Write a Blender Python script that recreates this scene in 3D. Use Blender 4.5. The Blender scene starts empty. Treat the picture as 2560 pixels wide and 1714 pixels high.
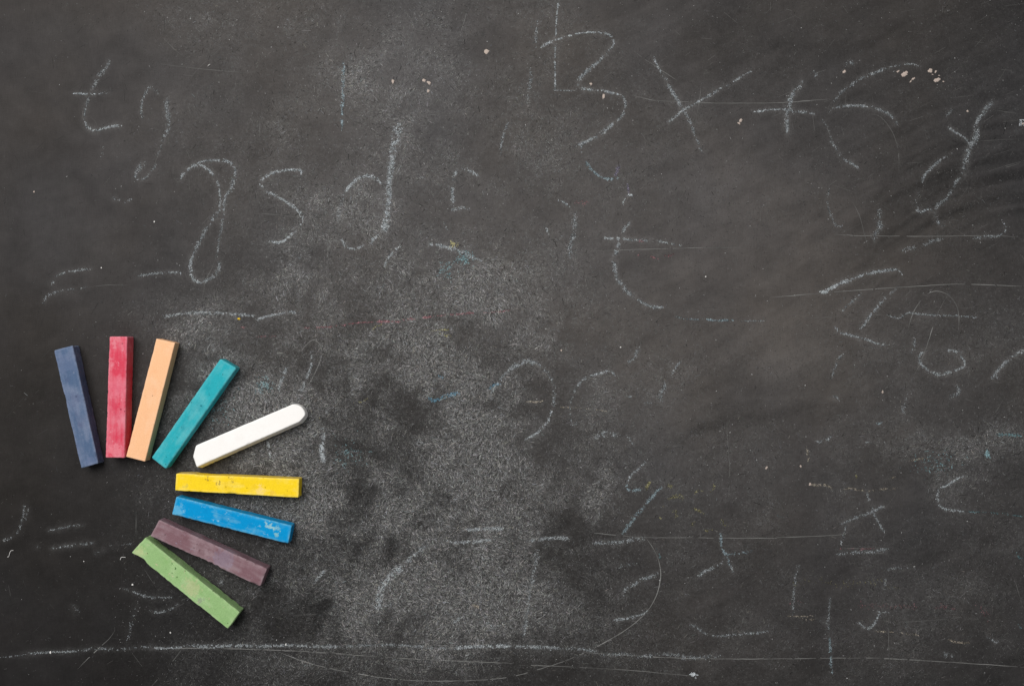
import bpy, math
import numpy as np
from mathutils import Vector, noise as mnoise

# ------------------------------------------------------------------ scale, camera, light
S = 0.00022                 # metres per photo pixel on the board (2560 px = 0.56 m)
CX, CY = 1280.0, 857.0      # point of the board straight under the lens
D = 2900.0                  # camera height above the board, in the same pixels
scene = bpy.context.scene
COL = scene.collection

cam_d = bpy.data.cameras.new('camera'); cam = bpy.data.objects.new('camera', cam_d); COL.objects.link(cam)
cam.location = (0, 0, D * S); cam.rotation_euler = (0, 0, 0)
cam_d.sensor_width = 36.0; cam_d.lens = 36.0 * D / 2560.0
cam_d.clip_start = 0.01; cam_d.clip_end = 50
scene.camera = cam

world = bpy.data.worlds.new('World'); scene.world = world; world.use_nodes = True
bg = world.node_tree.nodes['Background']
bg.inputs[0].default_value = (0.95, 0.98, 1.0, 1); bg.inputs[1].default_value = 0.21

def area(name, loc, aim, size, power, colour):
    d = bpy.data.lights.new(name, 'AREA'); d.shape = 'RECTANGLE'; d.size, d.size_y = size
    d.energy = power; d.color = colour
    o = bpy.data.objects.new(name, d); COL.objects.link(o); o.location = loc
    o.rotation_euler = (Vector(aim) - Vector(loc)).to_track_quat('-Z', 'Y').to_euler()
    return o
area('softbox', (-0.48, 0.58, 1.32), (-0.02, 0, 0), (1.1, 0.9), 24.6, (1.0, 0.985, 0.96))

scene.view_settings.view_transform = 'Standard'; scene.view_settings.look = 'None'
scene.view_settings.exposure = 0.0; scene.view_settings.gamma = 1.0

# ------------------------------------------------------------------ helpers
def lin(c):
    c = np.asarray(c, float) / 255.0
    return np.where(c <= 0.04045, c / 12.92, ((c + 0.055) / 1.055) ** 2.4)

_tab = np.random.default_rng(7).random((512, 512))
def vn(x, y, scale, seed=0):
    x = np.asarray(x, float) / scale + seed * 37.31 + 1000; y = np.asarray(y, float) / scale + seed * 17.77 + 1000
    xi = np.floor(x).astype(int); yi = np.floor(y).astype(int); fx = x - xi; fy = y - yi
    fx = fx * fx * (3 - 2 * fx); fy = fy * fy * (3 - 2 * fy)
    a = _tab[xi % 512, yi % 512]; b = _tab[(xi + 1) % 512, yi % 512]
    c = _tab[xi % 512, (yi + 1) % 512]; d = _tab[(xi + 1) % 512, (yi + 1) % 512]
    return (a * (1 - fx) + b * fx) * (1 - fy) + (c * (1 - fx) + d * fx) * fy
def fbm(x, y, scale, seed=0, octs=4):
    t = 0; a = 0.5; n = 0
    for k in range(octs):
        t = t + a * vn(x, y, scale / 2 ** k, seed + k * 5); n += a; a *= 0.55
    return t / n

def world_xy(px, py, h=0.0):
    f = (1 - h / D) * S
    return (px - CX) * f, -(py - CY) * f

def new_obj(name, me, mat, parent=None, label=None, cat=None, group=None, kind=None):
    o = bpy.data.objects.new(name, me); COL.objects.link(o)
    if mat: me.materials.append(mat)
    if parent: o.parent = parent
    for k, v in (('label', label), ('category', cat), ('group', group), ('kind', kind)):
        if v: o[k] = v
    return o

def raw_mesh(name, co, faces_flat, nside, tint=None, smooth=False):
    me = bpy.data.meshes.new(name)
    co = np.asarray(co, np.float32); ff = np.asarray(faces_flat, np.int32)
    nf = len(ff) // nside
    me.vertices.add(len(co)); me.vertices.foreach_set('co', co.ravel())
    me.loops.add(len(ff)); me.loops.foreach_set('vertex_index', ff)
    me.polygons.add(nf); me.polygons.foreach_set('loop_start', np.arange(nf, dtype=np.int32) * nside)
    if smooth: me.polygons.foreach_set('use_smooth', np.ones(nf, bool))
    me.update(calc_edges=True)
    if tint is not None:
        a = me.attributes.new('tint', 'FLOAT_COLOR', 'POINT')
        t = np.ones((len(co), 4), np.float32); t[:, :3] = tint
        a.data.foreach_set('color', t.ravel())
    return me

class Nodes:
    def __init__(s, name):
        s.m = bpy.data.materials.new(name); s.m.use_nodes = True; s.t = s.m.node_tree
        s.b = s.t.nodes['Principled BSDF']
    def n(s, typ, **kw):
        o = s.t.nodes.new(typ)
        for k, v in kw.items():
            if k.startswith('i_'): o.inputs[k[2:].replace('_', ' ')].default_value = v
            else: setattr(o, k, v)
        return o
    def l(s, a, b): s.t.links.new(a, b)
    def ramp(s, src, p0, p1, c0=0.0, c1=1.0):
        r = s.n('ShaderNodeMapRange'); r.inputs[1].default_value = p0; r.inputs[2].default_value = p1
        r.inputs[3].default_value = c0; r.inputs[4].default_value = c1; s.l(src, r.inputs[0]); return r.outputs[0]
    def mix(s, f, a, b, mode='MIX'):
        m = s.n('ShaderNodeMix', data_type='RGBA', blend_type=mode)
        for v, k in ((f, 0), (a, 6), (b, 7)):
            if isinstance(v, (int, float)): m.inputs[k].default_value = v
            elif isinstance(v, (tuple, list, np.ndarray)): m.inputs[k].default_value = (*[float(q) for q in v[:3]], 1)
            else: s.l(v, m.inputs[k])
        return m.outputs[2]
    def math(s, op, a, b=0.0):
        m = s.n('ShaderNodeMath', operation=op)
        for k, v in ((0, a), (1, b)):
            if isinstance(v, (int, float)): m.inputs[k].default_value = v
            else: s.l(v, m.inputs[k])
        return m.outputs[0]
    def noise(s, vec, scale, detail=4, rough=0.6):
        q = s.n('ShaderNodeTexNoise'); q.inputs['Scale'].default_value = scale
        q.inputs['Detail'].default_value = detail; q.inputs['Roughness'].default_value = rough
        s.l(vec, q.inputs['Vector']); return q.outputs[0]
    def mapv(s, vec, scale=(1, 1, 1), rot=(0, 0, 0)):
        q = s.n('ShaderNodeMapping'); q.inputs['Scale'].default_value = scale; q.inputs['Rotation'].default_value = rot
        s.l(vec, q.inputs['Vector']); return q.outputs[0]

# ------------------------------------------------------------------ materials
N = Nodes('blackboard_paint')
att = N.n('ShaderNodeAttribute', attribute_name='tint')
pos = N.n('ShaderNodeNewGeometry').outputs['Position']
grain = N.noise(pos, 2600, 3, 0.7)
weave_a = N.noise(N.mapv(pos, (2600, 160, 1)), 1.0, 2, 0.6)
weave_b = N.noise(N.mapv(pos, (160, 2600, 1)), 1.0, 2, 0.6)
mott = N.noise(pos, 90, 5, 0.62)
g = N.math('ADD', N.ramp(grain, 0.3, 0.7, -0.16, 0.16), N.ramp(mott, 0.3, 0.7, -0.13, 0.13))
g = N.math('ADD', g, N.ramp(weave_a, 0.25, 0.75, -0.09, 0.09))
g = N.math('ADD', g, N.ramp(weave_b, 0.25, 0.75, -0.05, 0.05))
g = N.math('ADD', g, 1.0)
gc = N.n('ShaderNodeCombineColor'); [N.l(g, gc.inputs[k]) for k in range(3)]
c = N.mix(1.0, att.outputs['Color'], gc.outputs[0], 'MULTIPLY')
# chalk rubbed into the pores: fine crossing hair strokes, only where dust was wiped about
hz = N.n('ShaderNodeAttribute', attribute_name='haze').outputs['Fac']
hair_n = None
for q, (rot, sd) in enumerate(((0.35, 1), (1.25, 2), (2.1, 3), (2.75, 4))):
    wob = N.n('ShaderNodeVectorMath', operation='ADD'); N.l(N.mapv(pos, (1, 1, 1), (0, 0, rot)), wob.inputs[0])
    nzv = N.n('ShaderNodeTexNoise'); nzv.inputs['Scale'].default_value = 60; N.l(pos, nzv.inputs['Vector'])
    sc_ = N.n('ShaderNodeVectorMath', operation='SCALE'); N.l(nzv.outputs['Color'], sc_.inputs[0]); sc_.inputs['Scale'].default_value = 0.010; N.l(sc_.outputs[0], wob.inputs[1])
    v = N.mapv(wob.outputs[0], (420, 2300, 1)); wv = N.noise(v, 1.0, 2, 0.6)
    h1 = N.ramp(wv, 0.44, 0.74)
    hair_n = h1 if hair_n is None else N.math('MAXIMUM', hair_n, h1)
clump = N.ramp(N.noise(pos, 420, 4, 0.7), 0.34, 0.68, 0.45, 1.25)
hf = N.math('MULTIPLY', N.math('MULTIPLY', hair_n, clump), hz)
c = N.mix(hf, c, (0.34, 0.337, 0.336))
N.l(c, N.b.inputs['Base Color'])
N.b.inputs['Roughness'].default_value = 0.60; N.b.inputs['Specular IOR Level'].default_value = 0.035
bp = N.n('ShaderNodeBump'); bp.inputs['Strength'].default_value = 0.25; bp.inputs['Distance'].default_value = 0.0002
N.l(grain, bp.inputs['Height']); N.l(bp.outputs[0], N.b.inputs['Normal'])
M_BOARD = N.m

N = Nodes('chalk_powder')
att = N.n('ShaderNodeAttribute', attribute_name='tint')
N.l(att.outputs['Color'], N.b.inputs['Base Color'])
N.b.inputs['Roughness'].default_value = 1.0; N.b.inputs['Specular IOR Level'].default_value = 0.0
M_POWDER = N.m

def chalk_mat(name, main, worn, dark, worn_amt=0.5, spots=None, spot_amt=0.0, pit=0.5, extra=None, grain=1.0, side=None):
    """main pigment, paler worn film, darker bruises; coordinates are the stick's own (metres along its length)"""
    N = Nodes(name)
    uv = N.n('ShaderNodeAttribute', attribute_name='stick').outputs['Vector']
    edge = N.n('ShaderNodeAttribute', attribute_name='edge').outputs['Fac']
    big = N.noise(uv, 75, 6, 0.62)
    streak = N.noise(N.mapv(uv, (60, 480, 480)), 1.0, 4, 0.65)
    fine = N.noise(uv, 1500, 3, 0.7)
    scr = N.noise(N.mapv(uv, (900, 130, 300), (0, 0, 0.5)), 1.0, 3, 0.7)
    f = N.math('ADD', N.math('MULTIPLY', big, 0.62), N.math('MULTIPLY', streak, 0.38))
    wf = N.ramp(f, 0.62 - 0.22 * worn_amt, 0.74 - 0.1 * worn_amt)
    c = N.mix(N.math('MULTIPLY', wf, 0.75), main, worn)
    df = N.ramp(N.noise(uv, 120, 5, 0.6), 0.54, 0.72)
    c = N.mix(N.math('MULTIPLY', df, 0.55), c, dark)
    if spots is not None:
        sf = N.ramp(N.noise(N.mapv(uv, (230, 330, 300)), 1.0, 6, 0.72), 0.63 - 0.06 * spot_amt, 0.70 - 0.06 * spot_amt)
        c = N.mix(N.math('MULTIPLY', sf, 0.8), c, spots)
    if extra is not None:
        for (ex, ey, er, ec, ea) in extra:
            dv = N.n('ShaderNodeVectorMath', operation='SUBTRACT'); N.l(uv, dv.inputs[0]); dv.inputs[1].default_value = (ex * S, ey * S, 44 * S)
            ln = N.n('ShaderNodeVectorMath', operation='LENGTH'); N.l(dv.outputs[0], ln.inputs[0])
            wob = N.math('ADD', ln.outputs['Value'], N.ramp(N.noise(uv, 420, 5, 0.7), 0.3, 0.7, -0.0032, 0.0032))
            c = N.mix(N.math('MULTIPLY', N.ramp(wob, er * S * 1.15, er * S * 0.7), ea), c, ec)
    sc = N.ramp(scr, 0.66, 0.74)
    c = N.mix(N.math('MULTIPLY', sc, 0.30), c, worn)
    ef = N.math('MULTIPLY', edge, N.ramp(N.noise(uv, 330, 5, 0.7), 0.36, 0.58))
    c = N.mix(N.math('MULTIPLY', ef, 0.85), c, worn)
    if side is not None:                          # one flank lies in chalk dust of its own
        sx = N.n('ShaderNodeSeparateXYZ'); N.l(uv, sx.inputs[0])
        sm = N.math('MULTIPLY', N.ramp(sx.outputs['Y'], side[1] * S, side[0] * S), N.ramp(N.noise(uv, 260, 5, 0.7), 0.30, 0.55, 0.45, 1.0))
        c = N.mix(sm, c, side[2])
    # pinholes left by air bubbles in the cast stick, their shade painted dark
    vo = N.n('ShaderNodeTexVoronoi'); vo.inputs['Scale'].default_value = 330; N.l(uv, vo.inputs['Vector'])
    hole = N.math('MULTIPLY', N.ramp(vo.outputs['Distance'], 0.17, 0.08), N.ramp(N.noise(uv, 160, 2), 0.60 - 0.12 * pit, 0.68 - 0.12 * pit))
    c = N.mix(N.math('MULTIPLY', hole, 0.75), c, tuple(np.asarray(dark) * 0.45))
    fc = N.ramp(fine, 0.3, 0.7, 1 - 0.1 * grain, 1 + 0.08 * grain)
    cc = N.n('ShaderNodeCombineColor'); [N.l(fc, cc.inputs[k]) for k in range(3)]
    c = N.mix(1.0, c, cc.outputs[0], 'MULTIPLY')
    N.l(c, N.b.inputs['Base Color'])
    N.b.inputs['Roughness'].default_value = 0.92; N.b.inputs['Specular IOR Level'].default_value = 0.15
    hgt = N.math('SUBTRACT', N.math('ADD', N.math('MULTIPLY', fine, 0.35), N.math('MULTIPLY', scr, 0.5)), N.math('MULTIPLY', hole, 1.5))
    bp = N.n('ShaderNodeBump'); bp.inputs['Strength'].default_value = 0.5 * grain; bp.inputs['Distance'].default_value = 0.0005
    N.l(hgt, bp.inputs['Height']); N.l(bp.outputs[0], N.b.inputs['Normal'])
    return N.m

def plain_mat(name, col):
    N = Nodes(name); pos = N.n('ShaderNodeNewGeometry').outputs['Position']
    f = N.ramp(N.noise(pos, 1800, 4, 0.7), 0.3, 0.7)
    N.l(N.mix(f, tuple(np.asarray(col) * 0.72), col), N.b.inputs['Base Color'])
    N.b.inputs['Roughness'].default_value = 0.95; N.b.inputs['Specular IOR Level'].default_value = 0.1
    return N.m

# ------------------------------------------------------------------ the board
def spline(pts, step=1.5):
    P = np.asarray(pts, float)
    if len(P) < 2: return P
    if len(P) == 2:
        n = max(2, int(np.hypot(*(P[1] - P[0])) / step)); t = np.linspace(0, 1, n)[:, None]
        return P[0] * (1 - t) + P[1] * t
    Q = np.vstack([2 * P[0] - P[1], P, 2 * P[-1] - P[-2]]); out = []
    for i in range(1, len(Q) - 2):
        a, b, c, d = Q[i - 1], Q[i], Q[i + 1], Q[i + 2]
        n = max(2, int(np.hypot(*(c - b)) / step)); t = np.linspace(0, 1, n, endpoint=False)[:, None]
        out.append(0.5 * (2 * b + (c - a) * t + (2 * a - 5 * b + 4 * c - d) * t ** 2 + (3 * b - a - 3 * c + d) * t ** 3))
    out.append(P[-1:]); return np.vstack(out)

# wiped-in film and uneven light, painted together as board tone (sRGB grey)
FILM_LIGHT = [(90,90,64),(20,20,60),(380,300,69),(430,60,66),(700,80,70),(960,200,76),(1300,80,70),(1600,150,66),(1900,70,56),(2200,190,57),(2500,150,50),(2560,20,46),
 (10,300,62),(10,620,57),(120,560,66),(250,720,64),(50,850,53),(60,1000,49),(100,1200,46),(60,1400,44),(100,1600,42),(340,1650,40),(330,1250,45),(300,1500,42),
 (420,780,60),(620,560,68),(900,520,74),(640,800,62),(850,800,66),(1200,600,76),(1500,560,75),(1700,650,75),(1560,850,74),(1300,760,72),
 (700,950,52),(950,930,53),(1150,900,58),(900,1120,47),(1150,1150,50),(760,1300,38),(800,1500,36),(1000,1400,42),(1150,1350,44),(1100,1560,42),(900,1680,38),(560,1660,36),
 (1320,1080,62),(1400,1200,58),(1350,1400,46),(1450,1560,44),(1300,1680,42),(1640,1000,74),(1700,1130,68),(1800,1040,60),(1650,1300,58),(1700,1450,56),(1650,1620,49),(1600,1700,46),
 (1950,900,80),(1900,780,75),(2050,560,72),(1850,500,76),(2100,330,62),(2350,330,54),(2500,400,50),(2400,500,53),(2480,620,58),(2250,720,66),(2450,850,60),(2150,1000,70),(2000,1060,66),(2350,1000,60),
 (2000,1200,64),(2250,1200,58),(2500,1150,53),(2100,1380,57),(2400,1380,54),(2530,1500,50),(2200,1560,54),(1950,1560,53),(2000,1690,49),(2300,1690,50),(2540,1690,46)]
def film_light_map(x, y):
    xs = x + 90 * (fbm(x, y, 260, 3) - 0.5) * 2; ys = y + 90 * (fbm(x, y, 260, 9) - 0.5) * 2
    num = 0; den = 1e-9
    for (fx, fy, v) in FILM_LIGHT:
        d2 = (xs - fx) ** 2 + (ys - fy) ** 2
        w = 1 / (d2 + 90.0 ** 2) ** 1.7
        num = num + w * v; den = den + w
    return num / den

# wiping tracks of the cloth and rubbed clean patches: (points, width, grey levels)
O = 1 / 0.9148
def ov(*p): return [(a * O, b * O) for a, b in p]
WIPES = [(ov((2342,395),(2200,420),(2080,480)), 16, -15), (ov((2342,440),(2230,465),(2100,520)), 9, -12), (ov((2342,360),(2180,390),(2010,470),(1960,520)), 14, -11),
 (ov((2342,330),(2150,350),(1980,420)), 10, 8), (ov((2342,300),(2200,310),(2050,360)), 9, 7), (ov((2342,415),(2250,430),(2140,480)), 8, 8), (ov((2342,480),(2240,505),(2130,560)), 10, -8), (ov((2342,280),(2230,300),(2120,340),(2040,400)), 7, -8), (ov((2342,320),(2260,330),(2160,370)), 6, -7), (ov((2342,375),(2240,400),(2140,450),(2060,510)), 6, 8), (ov((2342,345),(2240,375),(2120,430)), 5, -8), (ov((2342,470),(2250,480),(2170,510)), 5, 7), (ov((2342,455),(2220,490),(2140,540)), 6, -9),
 (ov((1590,985),(1690,960),(1780,950),(1850,925)), 22, -15), (ov((1870,930),(1960,905),(2030,890)), 10, -6), (ov((1500,1000),(1600,1010),(1700,985)), 18, -4),
 (ov((1390,110),(1460,150),(1560,180)), 20, -4), (ov((1750,90),(1830,110),(1900,105)), 25, -5), (ov((1900,70),(1990,60),(2100,80)), 22, -4), (ov((1500,300),(1610,310),(1700,270)), 18, -4),
 (ov((1850,360),(1950,330),(2080,300)), 16, -4), (ov((1840,400),(1900,440),(1960,430)), 24, 5), (ov((1640,850),(1780,820),(1950,790)), 40, 4), (ov((1700,760),(1850,740),(1980,700)), 30, 3),
 (ov((1890,870),(1950,840),(2040,830)), 10, -4), (ov((2120,500),(2240,470),(2342,450)), 10, -6), (ov((1706,1215),(1706,1250)), 8, -8),
 (ov((170,400),(215,420),(205,450)), 18, -4), (ov((320,130),(390,140),(430,130)), 16, -4), (ov((220,750),(280,745),(300,770)), 16, -3), (ov((60,820),(95,835),(110,830)), 10, -3),
 (ov((2080,590),(2190,575),(2342,545)), 18, -3), (ov((2040,1560),(2200,1530),(2342,1500)), 12, -4), (ov((2010,1500),(2200,1450),(2342,1430)), 9, 4), (ov((950,40),(1000,60),(1040,50)), 20, -4),
 (ov((1190,15),(1240,10)), 10, -12), (ov((860,265),(880,300)), 8, -9), (ov((1260,1180),(1380,1210),(1460,1290)), 40, -5), (ov((600,1350),(700,1380),(760,1440)), 40, -3)]

for q in range(26):
    ra = np.random.default_rng(500 + q); y0 = 250 + 330 * ra.random(); k_ = 0.55 + 0.7 * ra.random(); r0 = ra.random() * 160
    WIPES.append(([(2600 - r0, y0), (2600 - r0 - 170 * k_, y0 + 45 * k_), (2600 - r0 - 330 * k_, y0 + 120 * k_), (2600 - r0 - 440 * k_, y0 + 210 * k_)], 4 + 5 * ra.random(), (ra.random() - 0.55) * 15))
for q in range(30):
    ra = np.random.default_rng(900 + q); x0 = 1350 + 1150 * ra.random(); y0 = 60 + 1500 * ra.random(); a_ = math.radians(-32 + 36 * ra.random()); l_ = 80 + 180 * ra.random()
    WIPES.append(([(x0 - l_ * math.cos(a_), y0 - l_ * math.sin(a_)), (x0, y0 + 14 * (ra.random() - .5)), (x0 + l_ * math.cos(a_), y0 + l_ * math.sin(a_))], 5 + 7 * ra.random(), (ra.random() - 0.5) * 10))
STEP = 4.0; MG = 420
gx = np.arange(-MG, 2560 + MG + 1, STEP); gy = np.arange(-MG, 1714 + MG + 1, STEP)
X, Y = np.meshgrid(gx, gy)
grey = film_light_map(np.clip(X, -60, 2620), np.clip(Y, -60, 1774))
for pts, w, amt in WIPES:
    for w in (w * 0.6,):
        sp = spline(pts, w * 0.5)
        x0, x1 = sp[:, 0].min() - 4 * w, sp[:, 0].max() + 4 * w; y0, y1 = sp[:, 1].min() - 4 * w, sp[:, 1].max() + 4 * w
        a0, a1 = np.searchsorted(gx, [x0, x1]); b0, b1 = np.searchsorted(gy, [y0, y1])
        xx, yy = X[b0:b1, a0:a1], Y[b0:b1, a0:a1]
        best = np.full(xx.shape, 1e9)
        for (qx, qy) in sp: best = np.minimum(best, (xx - qx) ** 2 + (yy - qy) ** 2)
        k = np.exp(-best / (2 * w * w)) * (0.55 + 0.9 * (fbm(xx, yy, 60, 12) - 0.2))
        grey[b0:b1, a0:a1] += amt * k * 0.72
# broad cloudy unevenness, long sweeping arm strokes
ang = np.radians(-28); U = X * math.cos(ang) + Y * math.sin(ang); V = -X * math.sin(ang) + Y * math.cos(ang)
sweep = fbm(U / 7.0, V, 26, 21, 4) - 0.5
right = 1 / (1 + np.exp(-(X - 1350) / 160.0))
grey = grey + (9 * sweep + 6 * (fbm(U / 9.0, V, 11, 23, 3) - 0.5)) * (0.35 + 0.75 * right) + 7 * (fbm(X, Y, 190, 31, 5) - 0.5) + 5 * (fbm(X, Y, 30, 41, 4) - 0.5)
DUST = [(710,875,45,35,.5),(765,950,60,45,.35),(985,1115,80,50,.6),(1095,1105,70,40,.5),(960,1200,70,45,.35),(1040,1340,70,50,.5),(1095,1290,60,45,.35),(985,1445,60,60,.5),(1210,1455,70,50,.45),(1235,1530,60,40,.35),(765,800,70,40,.4),(610,950,50,40,.3),(525,785,60,30,.3),(680,765,70,30,.35),(1070,830,60,60,.35),(900,905,80,50,.35),(800,1000,150,110,.22),(1170,1180,60,50,.3),(900,1290,60,60,.3),(1090,1005,70,60,-.35),(790,1420,50,60,-.3),(770,1540,70,50,-.25),(1370,1380,80,60,-.3),(820,1130,45,50,-.25),(1000,1560,90,30,-.25),(880,1200,50,30,-.2),(960,1010,290,290,.55),(1060,1160,160,130,.45),(720,930,230,130,.55),(900,900,200,120,.30),(1150,870,170,130,.32),(1000,1380,260,170,.55),(1130,1430,220,170,.35),(1260,1290,140,160,.45),(820,1330,170,140,.30),
 (600,770,170,55,.55),(900,770,260,60,.50),(470,800,120,60,.25),(1120,700,200,120,.25),(560,40,230,55,.60),(720,100,200,90,.30),(1000,180,260,160,.32),(1130,60,160,80,.30),(1150,250,170,110,.32),(1000,460,260,160,.35),(1120,560,220,130,.26),(900,640,220,100,.35),(1380,420,170,120,.12),(1370,620,150,150,.08),(700,1000,120,100,.2),
 (700,420,200,160,.20),(480,300,140,140,.14),(1230,1120,120,120,.2),(1420,1250,90,60,.20),(2300,1085,230,42,.30),(2450,1090,80,45,.30),(2250,1180,240,80,.20),(2250,1450,280,160,.12),(2450,1440,90,80,.12),(1300,1560,170,70,.25),(1080,1620,280,60,.22),(2400,900,140,130,.20),(2200,880,100,80,.15),(1650,920,60,40,.3),(1750,400,150,200,.10),(1500,220,220,180,.10),(1480,1350,200,130,.10),(2000,1600,300,60,.10),(640,960,60,60,.3),(700,1100,140,120,.28),(560,1240,120,60,.15),(760,1460,160,90,.18),(360,1130,40,160,.12),(2420,330,140,160,.12),(2050,470,60,80,.12),(1330,80,120,90,.18),(1500,1000,110,80,.14)]
def dust_density(x, y):
    d = 0.055 + 0.035 * (x > 420)
    for (a, b, sx, sy, amp) in DUST: d = d + amp * np.exp(-0.5 * (((x - a) / sx) ** 2 + ((y - b) / sy) ** 2))
    d = np.clip(d, 0.03, 1.25)
    d = d * np.interp(y, [0, 650, 900, 1714], [0.55, 0.62, 1.08, 1.15])
    left = 1 / (1 + np.exp(-(x - 330 - 60 * (y < 600)) / 45.0)); d = d * (0.15 + 0.85 * left)
    wx_ = x + 40 * (vn(x, y, 90, 66) - 0.5) + 14 * (vn(x, y, 22, 67) - .5); wy_ = y + 40 * (vn(x, y, 90, 68) - 0.5) + 14 * (vn(x, y, 22, 69) - .5)
    n1 = fbm(wx_, wy_, 170, 61, 5); n2 = 0.38 * fbm((wx_ * .5 - wy_ * .87) / 5.5, wx_ * .87 + wy_ * .5, 24, 62, 4) + 0.34 * fbm((wx_ * .95 + wy_ * .3) / 5.0, wy_ * .95 - wx_ * .3, 26, 64, 4) + 0.28 * fbm(wx_, wy_, 60, 65, 4)
    return d * np.clip(0.62 + 2.2 * (n1 - 0.40), 0.32, 1.7) * np.clip(0.36 + 2.7 * (n2 - 0.33), 0.26, 1.8)

haze = np.clip(0.09 * (0.25 + 0.75 / (1 + np.exp(-(X - 380) / 90.0))) + dust_density(X, Y), 0, 1.15) * 0.52
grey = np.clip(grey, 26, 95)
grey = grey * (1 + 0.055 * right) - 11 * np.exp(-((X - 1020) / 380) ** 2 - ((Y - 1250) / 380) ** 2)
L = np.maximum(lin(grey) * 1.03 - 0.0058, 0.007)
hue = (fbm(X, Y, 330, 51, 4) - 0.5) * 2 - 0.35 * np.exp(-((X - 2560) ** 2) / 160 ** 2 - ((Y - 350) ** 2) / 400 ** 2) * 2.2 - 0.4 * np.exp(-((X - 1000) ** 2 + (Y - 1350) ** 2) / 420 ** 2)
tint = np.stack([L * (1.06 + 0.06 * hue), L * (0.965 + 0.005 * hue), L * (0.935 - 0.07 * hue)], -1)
ny, nx = X.shape
wx, wy = world_xy(X, Y)
co = np.stack([wx, wy, np.zeros_like(wx)], -1).reshape(-1, 3)
idx = np.arange(ny * nx).reshape(ny, nx)
top = np.stack([idx[:-1, :-1], idx[1:, :-1], idx[1:, 1:], idx[:-1, 1:]], -1).reshape(-1, 4)
# slab: rim and back
TH = 0.012
ring = np.concatenate([idx[0, :], idx[1:, -1], idx[-1, -2::-1], idx[-2:0:-1, 0]])
low = co[ring].copy(); low[:, 2] = -TH
base = len(co); n = len(ring); k = np.arange(n); k2 = (k + 1) % n
side = np.stack([ring[k], ring[k2], base + k2, base + k], -1)
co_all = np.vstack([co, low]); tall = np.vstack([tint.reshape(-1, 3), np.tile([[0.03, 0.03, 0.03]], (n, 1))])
faces = np.vstack([top, side])

board = bpy.data.objects.new('chalkboard', None); COL.objects.link(board)
board['label'] = 'worn black chalkboard covered in wiped chalk dust and half erased letters'; board['category'] = 'chalkboard'
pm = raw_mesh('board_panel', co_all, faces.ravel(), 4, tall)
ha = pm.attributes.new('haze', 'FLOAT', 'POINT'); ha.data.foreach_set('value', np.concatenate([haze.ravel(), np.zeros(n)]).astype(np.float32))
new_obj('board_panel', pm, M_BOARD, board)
bk = raw_mesh('board_backing', [(wx.min(), wy.min(), -TH), (wx.max(), wy.min(), -TH), (wx.max(), wy.max(), -TH), (wx.min(), wy.max(), -TH)], [3, 2, 1, 0], 4, np.full((4, 3), 0.05))
new_obj('board_backing', bk, M_BOARD, board)

# ------------------------------------------------------------------ chalk grains
rng = np.random.default_rng(11)
def flakes(cx, cy, ln, wd, an, col, z=None):
    """one irregular thin flake per entry -> verts, tints"""
    n = len(cx)
    if z is None: z = rng.uniform(0.00002, 0.00009, n)
    ca, sa = np.cos(an), np.sin(an); out = np.empty((n, 4, 3))
    for q, (a, b) in enumerate(((-1, -1), (1, -1), (1, 1), (-1, 1))):
        la = ln * 0.5 * a * rng.uniform(0.55, 1.1, n); wb = wd * 0.5 * b * rng.uniform(0.5, 1.2, n)
        x, y = world_xy(cx + la * ca - wb * sa, cy + la * sa + wb * ca)
        out[:, q, 0] = x; out[:, q, 1] = y; out[:, q, 2] = z
    # keep the faces turned up (photo y runs down)
    out = out[:, ::-1]
    return out.reshape(-1, 3), np.repeat(col, 4, axis=0)

COLS = {'w': (0.60, 0.64, 0.67), 'b': (0.50, 0.62, 0.68), 'y': (0.52, 0.48, 0.25), 'p': (0.56, 0.27, 0.30), 'c': (0.30, 0.48, 0.52), 'v': (0.42, 0.38, 0.52), 'e': (0.66, 0.58, 0.48), 'B': (0.24, 0.44, 0.58)}

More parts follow.
